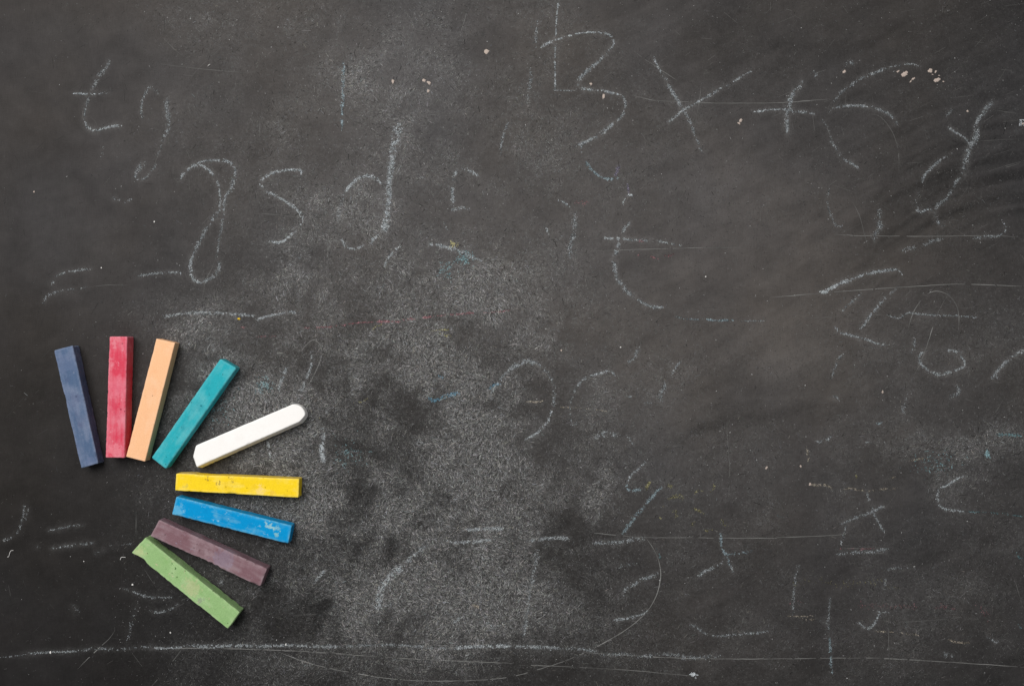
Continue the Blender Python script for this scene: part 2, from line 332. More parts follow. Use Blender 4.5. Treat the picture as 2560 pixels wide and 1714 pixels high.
SMEAR = []
def stroke(pts, w, dens, col='w', bright=1.0, taper=None, seed=None):
    sp = spline(pts, 1.0); SMEAR.append((sp[::3], w * min(dens, .8) * (0.4 if col != 'w' else 1)))
    mx, my = sp[len(sp) // 2]; dz = float(np.clip(dust_density(np.array([mx]), np.array([my]))[0] * 1.6, 0, 1))
    soft = 0.72 if (mx > 1300 and my > 1230) or mx < 480 else 0.9
    dens *= soft + (1.45 - soft) * dz; bright *= (0.92 + 0.28 * dz)
    seg = np.hypot(*np.diff(sp, axis=0).T); cum = np.concatenate([[0], np.cumsum(seg)]); Lg = cum[-1]
    if seed is None: seed = int(abs(sp[0, 0] * 3 + sp[0, 1] * 7)) % 97
    n = int(Lg * w * (1.15 * dens ** 1.25) * 0.36 * 6.0) + 3; bright = bright * (0.62 + 0.42 * min(dens, 1.0)); w = w * 0.82; bright *= 0.94
    s = rng.random(n) * Lg
    # skips along the stroke
    keep = rng.random(n) < np.clip(0.55 + 1.3 * (vn(s, s * 0, 26, seed) * 0.6 + vn(s, s * 0, 7, seed + 3) * 0.6 - 0.28), 0.12, 1)
    endf = np.clip(np.minimum(s, Lg - s) / 14.0, 0.25, 1); keep &= rng.random(n) < endf
    s = s[keep]; n = len(s)
    t = s / max(Lg, 1e-6)
    ww = w * (0.75 + 0.5 * vn(s, s * 0 + 50, 40, seed)) * (1 if taper is None else (taper[0] * (1 - t) + taper[1] * t))
    x = np.interp(s, cum, sp[:, 0]); y = np.interp(s, cum, sp[:, 1])
    i = np.clip(np.searchsorted(cum, s) - 1, 0, len(sp) - 2); dx = sp[i + 1, 0] - sp[i, 0]; dy = sp[i + 1, 1] - sp[i, 1]; q = np.hypot(dx, dy) + 1e-9; dx /= q; dy /= q
    off = np.clip(rng.normal(0, 0.27, n), -0.75, 0.75) * ww
    x = x - dy * off; y = y + dx * off
    # the board's tooth picks up chalk in clumps
    tooth = vn(x, y, 3.2, 71) * 0.5 + vn(x, y, 9, 72) * 0.5
    k = tooth > 0.42; x, y, dx, dy = x[k], y[k], dx[k], dy[k]; n = len(x)
    ln = rng.gamma(2.6, 0.62, n) + 0.8; wd = rng.uniform(0.6, 1.35, n)
    an = np.where(rng.random(n) < 0.5, np.arctan2(dy, dx) + rng.normal(0.9, 0.5, n), rng.uniform(0, math.pi, n))
    c = np.array(COLS[col])[None] * ((0.10 + 1.0 * rng.random(n) ** 2.3) * bright)[:, None] * np.stack([rng.uniform(.95, 1.04, n), np.ones(n), rng.uniform(.95, 1.05, n)], -1)
    return flakes(x, y, ln, wd, an, np.clip(c, 0, 0.9))

def patch(cx, cy, r, dens, col='w', bright=1.0, ry=None):
    ry = ry or r; n = int(math.pi * r * ry * dens * 0.5) + 4
    x = cx + rng.normal(0, 0.5, n) * r; y = cy + rng.normal(0, 0.5, n) * ry
    k = vn(x, y, 4, 75) > 0.42; x, y = x[k], y[k]; n = len(x)
    c = np.array(COLS[col])[None] * (rng.uniform(0.3, 1.1, n) * bright)[:, None]
    return flakes(x, y, rng.gamma(3, 1.2, n) + 1, rng.uniform(.9, 1.7, n), rng.uniform(0, math.pi, n), np.clip(c, 0, .9))

def ribbon(pts, w=1.6, bright=0.26, gap=0.25):
    w *= 0.72; bright *= 0.5
    """a scratch: a hairline broken here and there, a few hundredths of a millimetre proud"""
    sp = spline(pts, 5.0); n = len(sp); d = np.gradient(sp, axis=0); d /= np.hypot(*d.T)[:, None] + 1e-9
    s = np.arange(n) * 5.0; seed = int(sp[0, 0] + sp[0, 1]) % 89
    sp = sp + np.stack([-d[:, 1], d[:, 0]], -1) * (0.9 * (vn(s, s * 0, 14, seed) - 0.5))[:, None]
    endf = np.clip(np.minimum(s, s[-1] - s) / 40.0, 0.25, 1)
    ww = w * endf * (0.55 + 0.8 * vn(s, s * 0, 22, seed + 1))
    nx_, ny_ = -d[:, 1], d[:, 0]
    a = sp + np.stack([nx_, ny_], -1) * (ww / 2)[:, None]; b = sp - np.stack([nx_, ny_], -1) * (ww / 2)[:, None]
    br = bright * (0.45 + 0.9 * vn(s, s * 0, 30, seed + 2))
    m = np.arange(n - 1); ok = vn(s[:-1], s[:-1] * 0, 17, seed + 4) > gap
    m = m[ok]
    quad = np.stack([a[m], a[m + 1], b[m + 1], b[m]], 1).reshape(-1, 2)
    x, y = world_xy(quad[:, 0], quad[:, 1])
    z = np.full(len(x), 0.000012 + 0.000006 * (seed % 5))
    col = np.array([1.0, 0.99, 0.96])[None] * np.repeat(br[m], 4)[:, None]
    return np.stack([x, y, z], -1), col

def emit(name, pieces, label=None, kind=None):
    co = np.vstack([p[0] for p in pieces]); ti = np.vstack([p[1] for p in pieces])
    if not len(co): return
    me = raw_mesh(name, co, np.arange(len(co)), 4, ti)
    return new_obj(name, me, M_POWDER, board, label=label, kind=kind)

TILE = {}
for r_, (y0, k_) in {'A': (0, 3.647), 'B': (400, 3.647), 'C': (830, 3.647), 'D': (1260, 3.453)}.items():
    for c_ in range(4): TILE[r_ + str(c_ + 1)] = (640 * c_, y0, k_)
def T(tile, *p):
    x0, y0, k = TILE[tile]; return [(x0 + a / k, y0 + b / k) for a, b in p]

# ------------------------------------------------------------------ writing left on the board
def letter(label, *strokes): emit('chalk_letter', [stroke(*s[0:1], *s[1:3], **(s[3] if len(s) > 3 else {})) for s in strokes], label)
def mark(*strokes, label=None):
    """strokes that touch or nearly touch are one mark, others are marks of their own"""
    groups = []
    for st in strokes:
        P = spline(st[0], 4.0); hit = [g for g in groups if min(np.min(np.hypot(*(P[:, None] - q[None]).reshape(-1, 2).T)) for q in g[0]) < 24]
        new = ([P], [st])
        for g in hit: new = (g[0] + new[0], g[1] + new[1])
        groups = [g for g in groups if not any(g is q for q in hit)]
        groups.append(new)
    for g in groups:
        emit('chalk_mark', [stroke(s[0], s[1], s[2], **(s[3] if len(s) > 3 else {})) for s in g[1]], label if len(groups) == 1 else None)
F = dict
letter('chalk letter t with a bright crossbar',
    (T('A1',(995,540),(975,610),(910,680),(865,760),(840,830)), 11, .30), (T('A1',(840,830),(805,900),(780,990),(770,1080),(790,1150),(830,1185)), 7, .40),
    (T('A1',(800,1160),(850,1190),(900,1185),(960,1165),(1040,1152),(1110,1142)), 6, .95, F(bright=1.15)), (T('A1',(670,850),(740,855),(810,860),(870,855)), 5, 1.0, F(bright=1.15)), (T('A1',(870,855),(940,850),(1010,850)), 5, .45))
letter('faint chalk letter a beside the letter t',
    (T('A1',(1300,1085),(1285,1020),(1295,940),(1320,860),(1360,805),(1410,815),(1450,860)), 7, .38), (T('A1',(1530,880),(1520,960),(1530,1050),(1535,1130),(1515,1220),(1480,1290)), 15, .26), (T('A1',(1480,1290),(1460,1370),(1430,1430)), 7, .2))
mark((T('A1',(1330,1480),(1290,1530),(1240,1567)), 8, .35), (T('B1',(1300,20),(1250,90),(1235,150),(1250,185),(1290,180),(1340,150),(1390,90),(1430,30)), 7, .42))
mark((T('B1',(1020,330),(1050,355),(1095,360)), 5, .6), (T('B1',(1130,390),(1160,370),(1205,345)), 7, .35))
mark((T('A1',(940,1310),(935,1380),(920,1450)), 8, .15))
letter('hooked chalk letter g with a long loop',
    (T('B1',(1640,185),(1660,140),(1710,90),(1770,50),(1830,45),(1880,75),(1930,120),(1970,180),(1995,240)), 7, .70), (T('B1',(1995,240),(2005,330),(2005,400),(2000,460)), 6, .45),
    (T('B1',(2000,460),(1960,510),(1900,590),(1850,690),(1800,780),(1760,870)), 9, .42), (T('B1',(1760,870),(1735,950),(1740,1010),(1755,1070),(1790,1110),(1840,1115)), 9, .80, F(bright=1.1)), (T('B1',(1840,1115),(1890,1090),(1950,1060),(1990,1010),(2005,920)), 11, .38),
    (T('B1',(1770,70),(1830,20),(1900,5),(2000,5),(2080,15),(2130,60),(2145,110),(2140,150)), 7, .55), (T('B1',(2140,150),(2100,270),(2060,330),(2040,400),(2040,500)), 11, .32), (T('B1',(2030,510),(2020,620),(2000,720),(1985,830),(1960,900)), 8, .22))
letter('chalk letter s',
    (T('B2',(405,150),(405,95),(300,90),(200,105),(110,140),(55,190),(50,240),(90,285)), 7, .68), (T('B2',(90,285),(160,315),(250,365),(330,420),(400,480),(420,540),(400,600)), 7, .50), (T('B2',(400,600),(340,660),(270,725),(210,750),(120,745)), 7, .72))
letter('tall chalk letter d with a thick stem',
    (T('A2',(1300,1120),(1290,1230),(1255,1330),(1245,1430),(1235,1540)), 19, .42), (T('B2',(1230,20),(1225,120),(1210,260),(1215,350),(1195,440)), 15, .46), (T('B2',(1195,440),(1190,520),(1180,600),(1170,670)), 17, .55),
    (T('B2',(1150,220),(1080,160),(990,145),(930,170),(860,230),(800,320)), 8, .50), (T('B2',(800,320),(760,440),(750,560)), 13, .14), (T('B2',(1130,680),(1070,720),(1040,780)), 8, .5), (T('B2',(780,710),(800,760),(850,805),(920,805),(980,775)), 7, .66))
letter('faint chalk letter r beside the tall d',
    (T('B2',(1830,80),(1810,170),(1790,260),(1795,350),(1790,420)), 9, .48), (T('B2',(1880,70),(1950,100),(2030,150)), 6, .6), (T('B2',(1740,460),(1860,440),(1960,440)), 9, .3), (T('B2',(1720,540),(1725,600),(1745,640)), 6, .5))
mark((T('B2',(1170,970),(1210,890),(1260,830),(1320,780)), 6, .5), (T('B2',(1570,770),(1640,770),(1720,790),(1820,820),(1900,850),(1980,890),(2060,920)), 8, .62), label='wide chalk roof shape under the letters')
mark((T('A2',(800,560),(795,700),(795,850),(790,950),(785,1080),(785,1190)), 8, .30, F(col='b')), label='faint upright chalk line')
mark((T('A2',(2300,1120),(2260,1220),(2240,1300),(2220,1420)), 8, .28))
mark((T('B1',(500,1060),(530,1045),(620,1020),(720,1005),(840,990)), 6, .42), (T('B1',(440,1130),(480,1125),(490,1090)), 6, .55), (T('B1',(390,1310),(430,1240),(480,1215),(540,1195),(600,1185)), 7, .42), (T('B1',(600,1185),(720,1170),(820,1155)), 4, .3), label='two short chalk dashes like an equals sign')
mark((T('B1',(1240,1055),(1280,1055),(1400,1035),(1540,1025),(1650,1025)), 7, .45))
mark((T('B1',(1490,1430),(1650,1400),(1800,1390),(2000,1395),(2330,1420)), 9, .26), (T('B2',(0,1460),(60,1435),(170,1410),(280,1390),(380,1390)), 7, .40))
mark((T('B2',(420,1530),(600,1525),(720,1515),(920,1485),(1080,1475)), 5, .22, F(col='p')), (T('B2',(1080,1475),(1250,1470),(1300,1475),(1380,1450),(1500,1440),(1620,1425)), 6, .42, F(col='p')), (T('B2',(1620,1425),(1740,1410),(1830,1405),(1940,1395),(2190,1385),(2330,1365)), 4, .22, F(col='p')),
     (T('B1',(2170,1520),(2210,1525),(2240,1535)), 5, .45, F(col='p')), (T('C2',(-20,60),(60,40),(200,35)), 5, .15, F(col='p')), label='broken pink chalk line')
mark((T('B2',(1060,1550),(1090,1520),(1170,1490)), 4, .5, F(col='y')), (T('B2',(1600,1560),(1660,1550),(1760,1548)), 4, .45, F(col='y')), label='short yellow chalk traces')
letter('thin chalk letter l', (T('A3',(425,0),(410,130),(400,330),(393,500),(393,620),(395,820)), 2.6, 1.5, F(bright=.85)), (T('A3',(360,825),(450,826),(520,828),(600,828)), 2, .6, F(bright=.8)))
letter('large zigzag chalk figure three',
    (T('A3',(265,440),(300,410),(380,370)), 6, .9, F(bright=1.1)), (T('A3',(380,370),(480,340),(580,312),(680,297),(780,297)), 4, .9), (T('A3',(780,297),(860,310),(910,340),(930,385),(905,440),(850,500)), 6, .62), (T('A3',(850,500),(790,565),(720,620),(650,680),(605,730),(600,770)), 9, .50),
    (T('A3',(600,770),(615,795),(660,812),(750,825),(850,835),(920,850),(1000,865)), 5, .9), (T('A3',(1000,865),(1030,920),(1035,980),(1010,1050),(950,1110)), 7, .40), (T('A3',(950,1110),(860,1180),(780,1240),(690,1285),(620,1315),(580,1330)), 9, .62),
    (T('A3',(630,1300),(632,1340),(635,1390)), 5, .6), (T('B3',(670,10),(710,70),(760,120),(830,160),(900,175),(975,172)), 7, .62, F(col='b')))
mark((T('A3',(960,1550),(975,1500)), 12, .3, F(col='v')), (T('B3',(975,60),(950,120),(950,170)), 9, .4, F(col='v')), (T('B3',(1050,210),(1058,260),(1065,300)), 6, .4, F(col='v')), label='violet chalk traces under the figure three')
mark((T('B3',(1100,325),(1080,318),(1055,320)), 4, 1.6, F(bright=1.3)), (T('B3',(1055,320),(1025,365),(1010,400),(1020,412)), 2, .8))
mark((T('A3',(220,180),(225,280),(215,380),(210,450)), 8, .25), (T('A3',(180,620),(160,800),(130,950)), 14, .14))
letter('chalk cross like a letter x',
    (T('A3',(1290,520),(1330,610),(1390,710)), 5, .75), (T('A3',(1390,710),(1440,800),(1490,880),(1540,970)), 8, .66), (T('A3',(1540,970),(1590,1050),(1630,1130),(1670,1240)), 8, .40), (T('A3',(1670,1240),(1710,1340),(1745,1400)), 7, .28),
    (T('A3',(2210,635),(2160,662),(2110,690)), 3, .55), (T('A3',(2110,690),(1980,770),(1860,835),(1750,900)), 6, .70), (T('A3',(1750,900),(1640,960),(1560,1005),(1480,1070),(1400,1135)), 6, .85))
letter('chalk plus sign',
    (T('A4',(325,735),(260,820),(210,890),(185,980),(170,1040)), 11, .62), (T('A4',(170,1040),(175,1140),(180,1250)), 9, .62), (T('A3',(2190,1020),(2260,1015),(2334,1005)), 5, 1.0, F(bright=1.1)), (T('A4',(0,1002),(80,1000),(180,1000)), 5, .85), (T('A4',(180,1000),(300,1020),(380,1030),(430,1040)), 7, .66))
letter('faint chalk letter n right of the plus sign',
    (T('A4',(550,1020),(600,985),(680,970),(760,965),(860,965),(950,980)), 6, .60), (T('A4',(950,980),(1040,1010),(1100,1040),(1145,1085),(1180,1140)), 7, .50), (T('A4',(500,1090),(545,1180),(580,1290),(640,1390)), 6, .28), (T('A4',(640,1390),(700,1460),(770,1500),(830,1530)), 6, .42), (T('B4',(730,10),(780,40),(830,75)), 6, .5))
mark((T('A4',(600,930),(660,850),(740,790),(820,730)), 7, .36), (T('A4',(820,730),(920,685),(1000,655),(1100,615)), 7, .62), (T('A4',(1100,615),(1200,595),(1300,585),(1380,600)), 4, .5), (T('A4',(410,650),(440,680),(420,715)), 8, .3), (T('A4',(700,600),(770,570),(780,610)), 10, .3), label='rising chalk arc above the letter n')
letter('chalk letter y at the right',
    (T('A4',(1640,1155),(1680,1190),(1740,1225),(1800,1265),(1830,1310)), 6, .72), (T('A4',(2050,930),(1990,990),(1930,1070),(1890,1150)), 13, .40), (T('A4',(1890,1150),(1900,1250),(1850,1320),(1820,1400),(1800,1470),(1780,1550)), 14, .46), (T('A4',(1690,990),(1650,1030),(1620,1070)), 10, .25), (T('A4',(1470,1550),(1560,1470),(1680,1400)), 6, .4),
    (T('B4',(1810,10),(1790,90),(1770,150)), 11, .42), (T('B4',(1770,150),(1710,200),(1680,280),(1620,360),(1560,400),(1520,450)), 9, .36), (T('B4',(1570,0),(1490,70),(1420,150),(1410,210)), 6, .50), (T('B4',(1370,430),(1360,460),(1400,470),(1460,450),(1515,470)), 6, .75), (T('B4',(1510,470),(1530,530),(1560,580),(1610,600)), 7, .50), (T('B4',(1380,300),(1350,370),(1360,420)), 10, .2))
mark((T('B4',(1040,440),(1000,560),(1030,600),(970,680),(985,760)), 17, .20), (T('B4',(560,260),(540,380),(580,520),(630,600),(700,605)), 7, .22))
mark((T('B4',(2140,545),(2165,640),(2100,690),(1980,700),(1860,710)), 7, .34))
mark((T('B4',(1200,830),(1320,800),(1430,770),(1520,730),(1600,725)), 10, .22))
mark((T('B4',(470,1205),(540,1200)), 7, 2.6, F(bright=1.35)), (T('B4',(530,1195),(580,1165),(680,1115),(780,1080)), 9, 1.3, F(bright=1.2)), (T('B4',(780,1080),(880,1045),(980,1020),(1080,1005),(1180,1000)), 7, .75), (T('B4',(1180,1000),(1220,1040),(1215,1090)), 4, .4), label='bold chalk dash with a bright tip')
mark((T('B4',(850,1210),(780,1280),(700,1350),(670,1390)), 7, .42), (T('B4',(1190,1130),(1170,1170),(1100,1230)), 6, .25), (T('B4',(1080,1245),(1000,1340),(930,1420),(880,1500),(840,1540)), 8, .52), (T('B4',(610,1520),(640,1550)), 7, .6), (T('C4',(650,0),(680,15)), 6, .5), label='loose chalk zigzag under the bold dash')
mark((T('C4',(660,5),(760,30),(860,55)), 6, .7), (T('C4',(860,55),(920,75),(1000,105),(1090,120)), 5, .55))
mark((T('B4',(1080,1410),(1190,1440),(1270,1395),(1350,1400),(1540,1415),(1740,1420),(1940,1440)), 5, .30))
letter('round chalk loop like a zero',
    (T('C4',(1440,160),(1385,210),(1385,270),(1420,320),(1480,355)), 6, .62), (T('C4',(1480,355),(1550,385),(1640,370),(1720,350),(1790,310)), 7, .80), (T('C4',(1790,310),(1790,270),(1750,210),(1700,175),(1620,165)), 5, .70), (T('C4',(1340,40),(1330,120),(1310,200)), 9, .36))
mark((T('C4',(690,190),(640,250),(610,330),(570,430)), 7, .32), (T('C4',(580,600),(620,590),(660,630)), 7, .35))
mark((T('C4',(2345,160),(2260,205)), 8, .9), (T('C4',(2260,205),(2180,265),(2120,320),(2070,390),(2030,430)), 9, .55), (T('C4',(2070,380),(2105,440)), 5, .5), label='chalk curve at the right edge')
mark((T('C4',(1700,480),(1745,530),(1720,570),(1640,600)), 11, .25), (T('C4',(1280,550),(1230,700),(1240,760)), 9, .22))
mark((T('C4',(2080,930),(2200,935),(2310,945)), 9, .35, F(col='c')), (T('C4',(960,830),(1040,830)), 6, .4, F(col='b')), label='pale turquoise chalk smear')
mark((T('C4',(430,990),(480,1000),(530,980),(590,940)), 8, .34), (T('C4',(880,1005),(940,1000)), 5, .4))
mark((T('C4',(350,1040),(360,1110),(372,1180)), 5, .7, F(col='e')), (T('C4',(370,1380),(450,1395),(520,1390),(590,1430)), 6, .40, F(col='e')), (T('C4',(660,1440),(760,1420),(850,1440),(1180,1420)), 6, .28, F(col='e')), (T('C4',(1100,1340),(1160,1315)), 5, .4, F(col='e')), (T('C4',(1280,1180),(1400,1150),(1470,1155)), 5, .32, F(col='e')), (T('C4',(800,1300),(810,1330)), 6, .6, F(col='y')), label='beige chalk flecks')
letter('angular chalk letter like a figure two',
    (T('C4',(1820,1305),(1720,1340),(1640,1390),(1540,1430)), 6, .55), (T('C4',(1550,1430),(1545,1500),(1550,1560)), 8, .42), (T('D4',(1470,5),(1530,40),(1620,55),(1700,65)), 7, .52), (T('D4',(1700,65),(1830,66),(1960,75),(2060,85),(2200,105)), 4, .35, F(col='c')))
# middle and lower field
mark((T('C2',(285,310),(240,420),(200,540)), 9, .42), (T('C2',(510,170),(505,300),(460,420),(410,540)), 7, .36), label='soft chalk strokes above the white stick')
mark((T('C2',(100,980),(120,1060),(130,1150)), 6, .62), label='short chalk stroke under the white stick')
mark((T('C2',(620,920),(605,1010)), 10, .62), (T('C2',(605,1000),(598,1050),(603,1110),(622,1190)), 12, .85, F(bright=1.1)), label='short bright upright chalk stroke')
mark((T('C2',(890,640),(950,635),(1020,605)), 4, .55, F(col='y')), (T('C2',(1660,5),(1720,30),(1790,40)), 6, .45, F(col='y')), (T('C2',(500,790),(580,780)), 6, .2, F(col='y')), label='yellow chalk flecks')
mark((T('C2',(1650,400),(1710,415)), 9, .5, F(col='B')), (T('C2',(1570,600),(1640,625),(1720,585),(1860,555)), 10, .5, F(col='B')), (T('C2',(2130,520),(2150,490),(2230,470)), 6, .5, F(col='B')), label='light blue chalk traces')
letter('large faint chalk letter o',
    (ov((1120,905),(1135,880),(1160,850),(1200,830)), 7, .28), (T('C3',(-40,360),(0,330),(60,290),(150,265),(240,290)), 13, .36), (T('C3',(240,290),(320,370),(380,470),(385,600),(370,690)), 9, .26), (T('C3',(370,690),(350,760),(320,820),(240,910),(120,980)), 6, .55))
letter('faint chalk letter c beside the large o',
    (T('C3',(940,400),(900,355),(800,375),(700,400)), 6, .50), (T('C3',(700,400),(620,460),(570,540),(545,610)), 7, .34), (T('C3',(545,610),(530,680),(535,780),(555,860)), 3, .35), (T('C3',(555,860),(590,830),(630,800)), 5, .25))
letter('chalk letter t with a wide bar',
    (T('B3',(840,710),(880,712),(930,718)), 5, .9), (T('B3',(925,718),(960,718),(995,716)), 6, 2.2, F(bright=1.35)), (T('B3',(995,716),(1060,725),(1160,730)), 6, .66), (T('B3',(1160,730),(1230,735),(1310,738)), 6, .66), (T('B3',(1310,738),(1420,757),(1545,780)), 5, .55),
    (T('B3',(1080,560),(1030,620),(1000,690)), 8, .48), (T('B3',(980,740),(955,820),(930,880)), 9, .66), (T('B3',(930,880),(935,960),(945,1040),(960,1090)), 11, .55), (T('B3',(960,1090),(1010,1150),(1060,1210),(1120,1250)), 11, .36), (T('B3',(1120,1250),(1190,1300),(1280,1335),(1400,1340)), 8, .55))
mark((T('B3',(1150,735),(1200,740)), 4, .8, F(col='p')), (T('B3',(1160,840),(1140,895)), 4, .6, F(col='p')), (T('B3',(1260,880),(1300,890),(1330,905)), 5, .55, F(col='p')), (T('B3',(1380,870),(1430,875),(1480,860)), 6, .3, F(col='p')), (T('B3',(560,380),(620,390),(700,400)), 20, .10, F(col='p')), label='small pink chalk flecks near the letter t')
mark((T('B3',(420,365),(470,385),(530,430)), 6, .5), (T('B3',(560,480),(575,600),(560,700),(530,800),(540,900)), 14, .26), (T('B3',(440,690),(480,690)), 5, .5), (T('B3',(300,600),(340,680)), 8, .36))
mark((T('B3',(1480,1430),(1620,1450),(1730,1455)), 6, .25, F(col='b')), (T('B3',(1730,1450),(1800,1455),(1860,1465)), 5, .75, F(col='b')), (T('B3',(1860,1465),(1950,1460),(2030,1460)), 6, .5, F(col='b')), (T('B3',(2080,1470),(2180,1465),(2330,1468)), 4, .3), label='dotted pale blue chalk line')
mark((T('C3',(130,635),(170,632),(210,636),(290,625)), 4, .5, F(col='e')), (T('C3',(420,682),(600,690),(700,700),(880,722)), 2, .4, F(col='e')))
mark((T('C3',(1560,240),(1500,310),(1450,400)), 6, .34), (T('C3',(1370,450),(1400,500),(1350,560),(1370,640)), 15, .20), (T('C3',(1160,130),(1110,240),(1020,290)), 9, .2), (T('C3',(1060,590),(1090,585)), 5, .8), (T('C3',(1200,642),(1280,645)), 4, .4))
mark((T('C3',(750,960),(860,920),(980,960)), 16, .26), (T('C3',(1040,960),(1070,970),(1110,1020)), 9, .32))
letter('chalk letter z',
    (T('C3',(1220,1180),(1160,1240),(1090,1300),(1050,1360)), 6, .42), (T('C3',(1050,1360),(1040,1410),(1080,1440),(1130,1440),(1190,1430)), 8, .50, F(col='b')), (T('C3',(1370,1410),(1320,1450),(1270,1510),(1220,1567)), 9, .60, F(col='b')), (T('D3',(1150,10),(1080,90),(1000,190),(950,260)), 9, .58, F(col='b')))
mark((T('C3',(1270,1350),(1235,1400),(1220,1440)), 8, .6, F(col='y')), (T('C3',(1410,1380),(1440,1410),(1470,1410)), 8, .36, F(col='y')), (T('C3',(1660,1470),(1700,1440)), 6, .7, F(col='y')), (T('C3',(1720,1440),(1750,1450)), 4, .5, F(col='y')), (T('C3',(1800,1450),(1840,1430),(1840,1380)), 7, .36, F(col='y')),
     (T('C3',(1420,1520),(1530,1490),(1560,1540)), 10, .25, F(col='y')), (T('D3',(1400,50),(1430,110)), 13, .50, F(col='y')), (T('D3',(1560,30),(1660,80)), 8, .40, F(col='y')), (T('D3',(1540,190),(1580,140)), 9, .36, F(col='y')), (T('D3',(1800,140),(1870,190)), 10, .36, F(col='y')), (T('D3',(1650,225),(1730,220)), 8, .42, F(col='y')), (T('D3',(1270,100),(1290,130)), 5, .4, F(col='y')), (T('D3',(1300,15),(1350,15)), 5, .4, F(col='y')), label='smudged yellow chalk scribble')
# lower left
mark((T('D1',(215,-20),(200,80),(180,170),(160,230),(70,300),(0,305)), 7, .24), (T('D1',(250,20),(235,80),(215,130)), 8, .30), label='faint chalk curve at the left edge')
mark((T('D1',(415,230),(480,215),(560,200),(620,185),(690,180),(730,180)), 6, .45), (T('D1',(440,380),(520,370),(600,360)), 7, .80), (T('D1',(600,360),(700,345),(820,330)), 7, .45), (T('D1',(300,360),(350,375)), 8, .3), label='two chalk dashes at the lower left')
mark((T('D1',(820,415),(870,405),(910,380)), 5, .50), (T('D1',(930,360),(1040,350),(1150,340)), 5, .2))
mark((T('D1',(1060,725),(1130,745),(1220,780),(1300,800),(1500,805)), 6, .42), (T('D1',(1545,850),(1500,890),(1430,920),(1360,935),(1290,915)), 7, .42), label='faint chalk figure below the green stick')
mark((T('D1',(1180,850),(1150,960),(1110,1130),(1100,1190)), 9, .14), (T('D1',(600,880),(660,900),(640,960)), 16, .12), (T('D1',(1890,690),(1930,640)), 8, .3))
mark((T('D1',(0,1320),(130,1308),(230,1290)), 4, .35), (T('D1',(230,1290),(330,1280),(440,1275),(550,1272),(680,1262)), 7, .52), (T('D1',(680,1262),(800,1245),(1000,1250),(1150,1240),(1300,1225)), 8, .32), (T('D1',(1300,1240),(1450,1240),(1580,1230)), 6, .85), (T('D1',(1580,1228),(1800,1225),(2070,1218),(2210,1222)), 8, .60),
     (T('D2',(0,1225),(250,1215),(500,1225),(720,1225)), 9, .42), (T('D2',(720,1225),(1000,1215),(1250,1215),(1500,1235),(1700,1245)), 9, .30), (T('D2',(1700,1245),(1900,1225),(2210,1220)), 9, .48), (T('D3',(0,1225),(200,1230),(420,1240)), 9, .44), (T('D3',(420,1240),(600,1245),(740,1275)), 9, .22),
     (T('D3',(740,1300),(950,1290),(1130,1310),(1350,1290),(1500,1320),(1800,1310)), 13, .22), label='long dusty chalk line across the bottom')
mark((T('D2',(1270,520),(1200,590),(1130,660),(1080,730),(1060,830),(1040,910)), 17, .50), (T('D2',(1490,330),(1380,430),(1270,520)), 14, .25), (T('D2',(1060,900),(1110,890),(1170,850)), 7, .35), label='thick rubbed chalk streak in the dust')
mark((T('D2',(1780,225),(1900,215),(2000,210),(2140,210)), 9, .50), (T('D2',(1620,310),(1720,330),(1830,325),(1950,315),(2060,300)), 8, .45), label='two chalk dashes in the dust')
mark((T('D2',(600,560),(540,630),(490,690)), 8, .45), (T('D2',(1860,860),(1930,890)), 9, .5, F(col='e')), (T('D2',(1990,1000),(2030,1050),(2130,1040)), 13, .36), (T('D2',(1690,1030),(1790,960)), 9, .3))
mark((T('D3',(130,320),(220,305),(330,290),(510,290)), 10, .45), (T('D3',(695,335),(760,335),(850,325),(950,325),(1050,300),(1150,295)), 11, .45), (T('D3',(1250,380),(1260,430),(1290,470)), 6, .5, F(col='c')), label='broad soft chalk dashes')
mark((T('D3',(1800,245),(1805,310),(1810,380)), 6, .72, F(col='b')), (T('D3',(1810,380),(1850,440),(1880,520)), 8, .62, F(col='b')), (T('D3',(1880,520),(1920,590)), 7, .6), (T('D3',(1830,500),(1740,545),(1660,580),(1585,640)), 7, .50), (T('D3',(1840,440),(1890,430),(2000,415),(2100,395)), 6, .28, F(col='b')), label='forked chalk mark like a stick figure')
letter('faint chalk figure three',
    (T('D3',(1260,590),(1200,625),(1110,650),(1060,690),(980,730),(960,790)), 9, .42), (T('D3',(880,995),(980,985),(1060,965)), 7, .80), (T('D3',(1060,965),(1130,945),(1170,915)), 6, .5), (T('D3',(900,545),(1000,520),(1080,510)), 10, .16))
mark((T('D3',(1500,1030),(1570,1050),(1650,1100),(1720,1130),(1850,1130),(1950,1120),(2100,1110),(2210,1090)), 7, .34))
mark((T('D3',(220,380),(180,620),(150,800),(130,950),(100,1150)), 12, .16))
letter('forked chalk mark like a letter a',
    (T('D4',(1010,5),(905,60),(780,105),(680,150),(620,170)), 8, .45), (T('D4',(895,10),(910,70),(940,130),(985,215),(1010,240)), 6, .55), (T('D4',(680,160),(660,250),(620,370)), 6, .28), (T('C4',(890,1400),(910,1500),(935,1560)), 7, .3))
mark((T('D4',(590,430),(700,415),(790,410),(900,410),(1050,380)), 9, .32), (T('D4',(590,385),(800,385),(950,375)), 4, .25, F(col='p')), label='pinkish chalk dash')
mark((T('D4',(535,800),(530,900),(520,1010),(530,1120)), 8, .28), (T('D4',(530,1120),(540,1290),(545,1400),(555,1480)), 7, .50, F(col='b')), label='upright chalk line at the lower right')
mark((T('D4',(260,520),(235,650),(220,800),(215,960)), 7, .22), (T('D4',(440,1000),(520,1030)), 7, .35), (T('D4',(150,965),(280,964),(400,962)), 4, .34, F(col='e')), (T('D4',(270,990),(430,995)), 8, .22, F(col='e')))
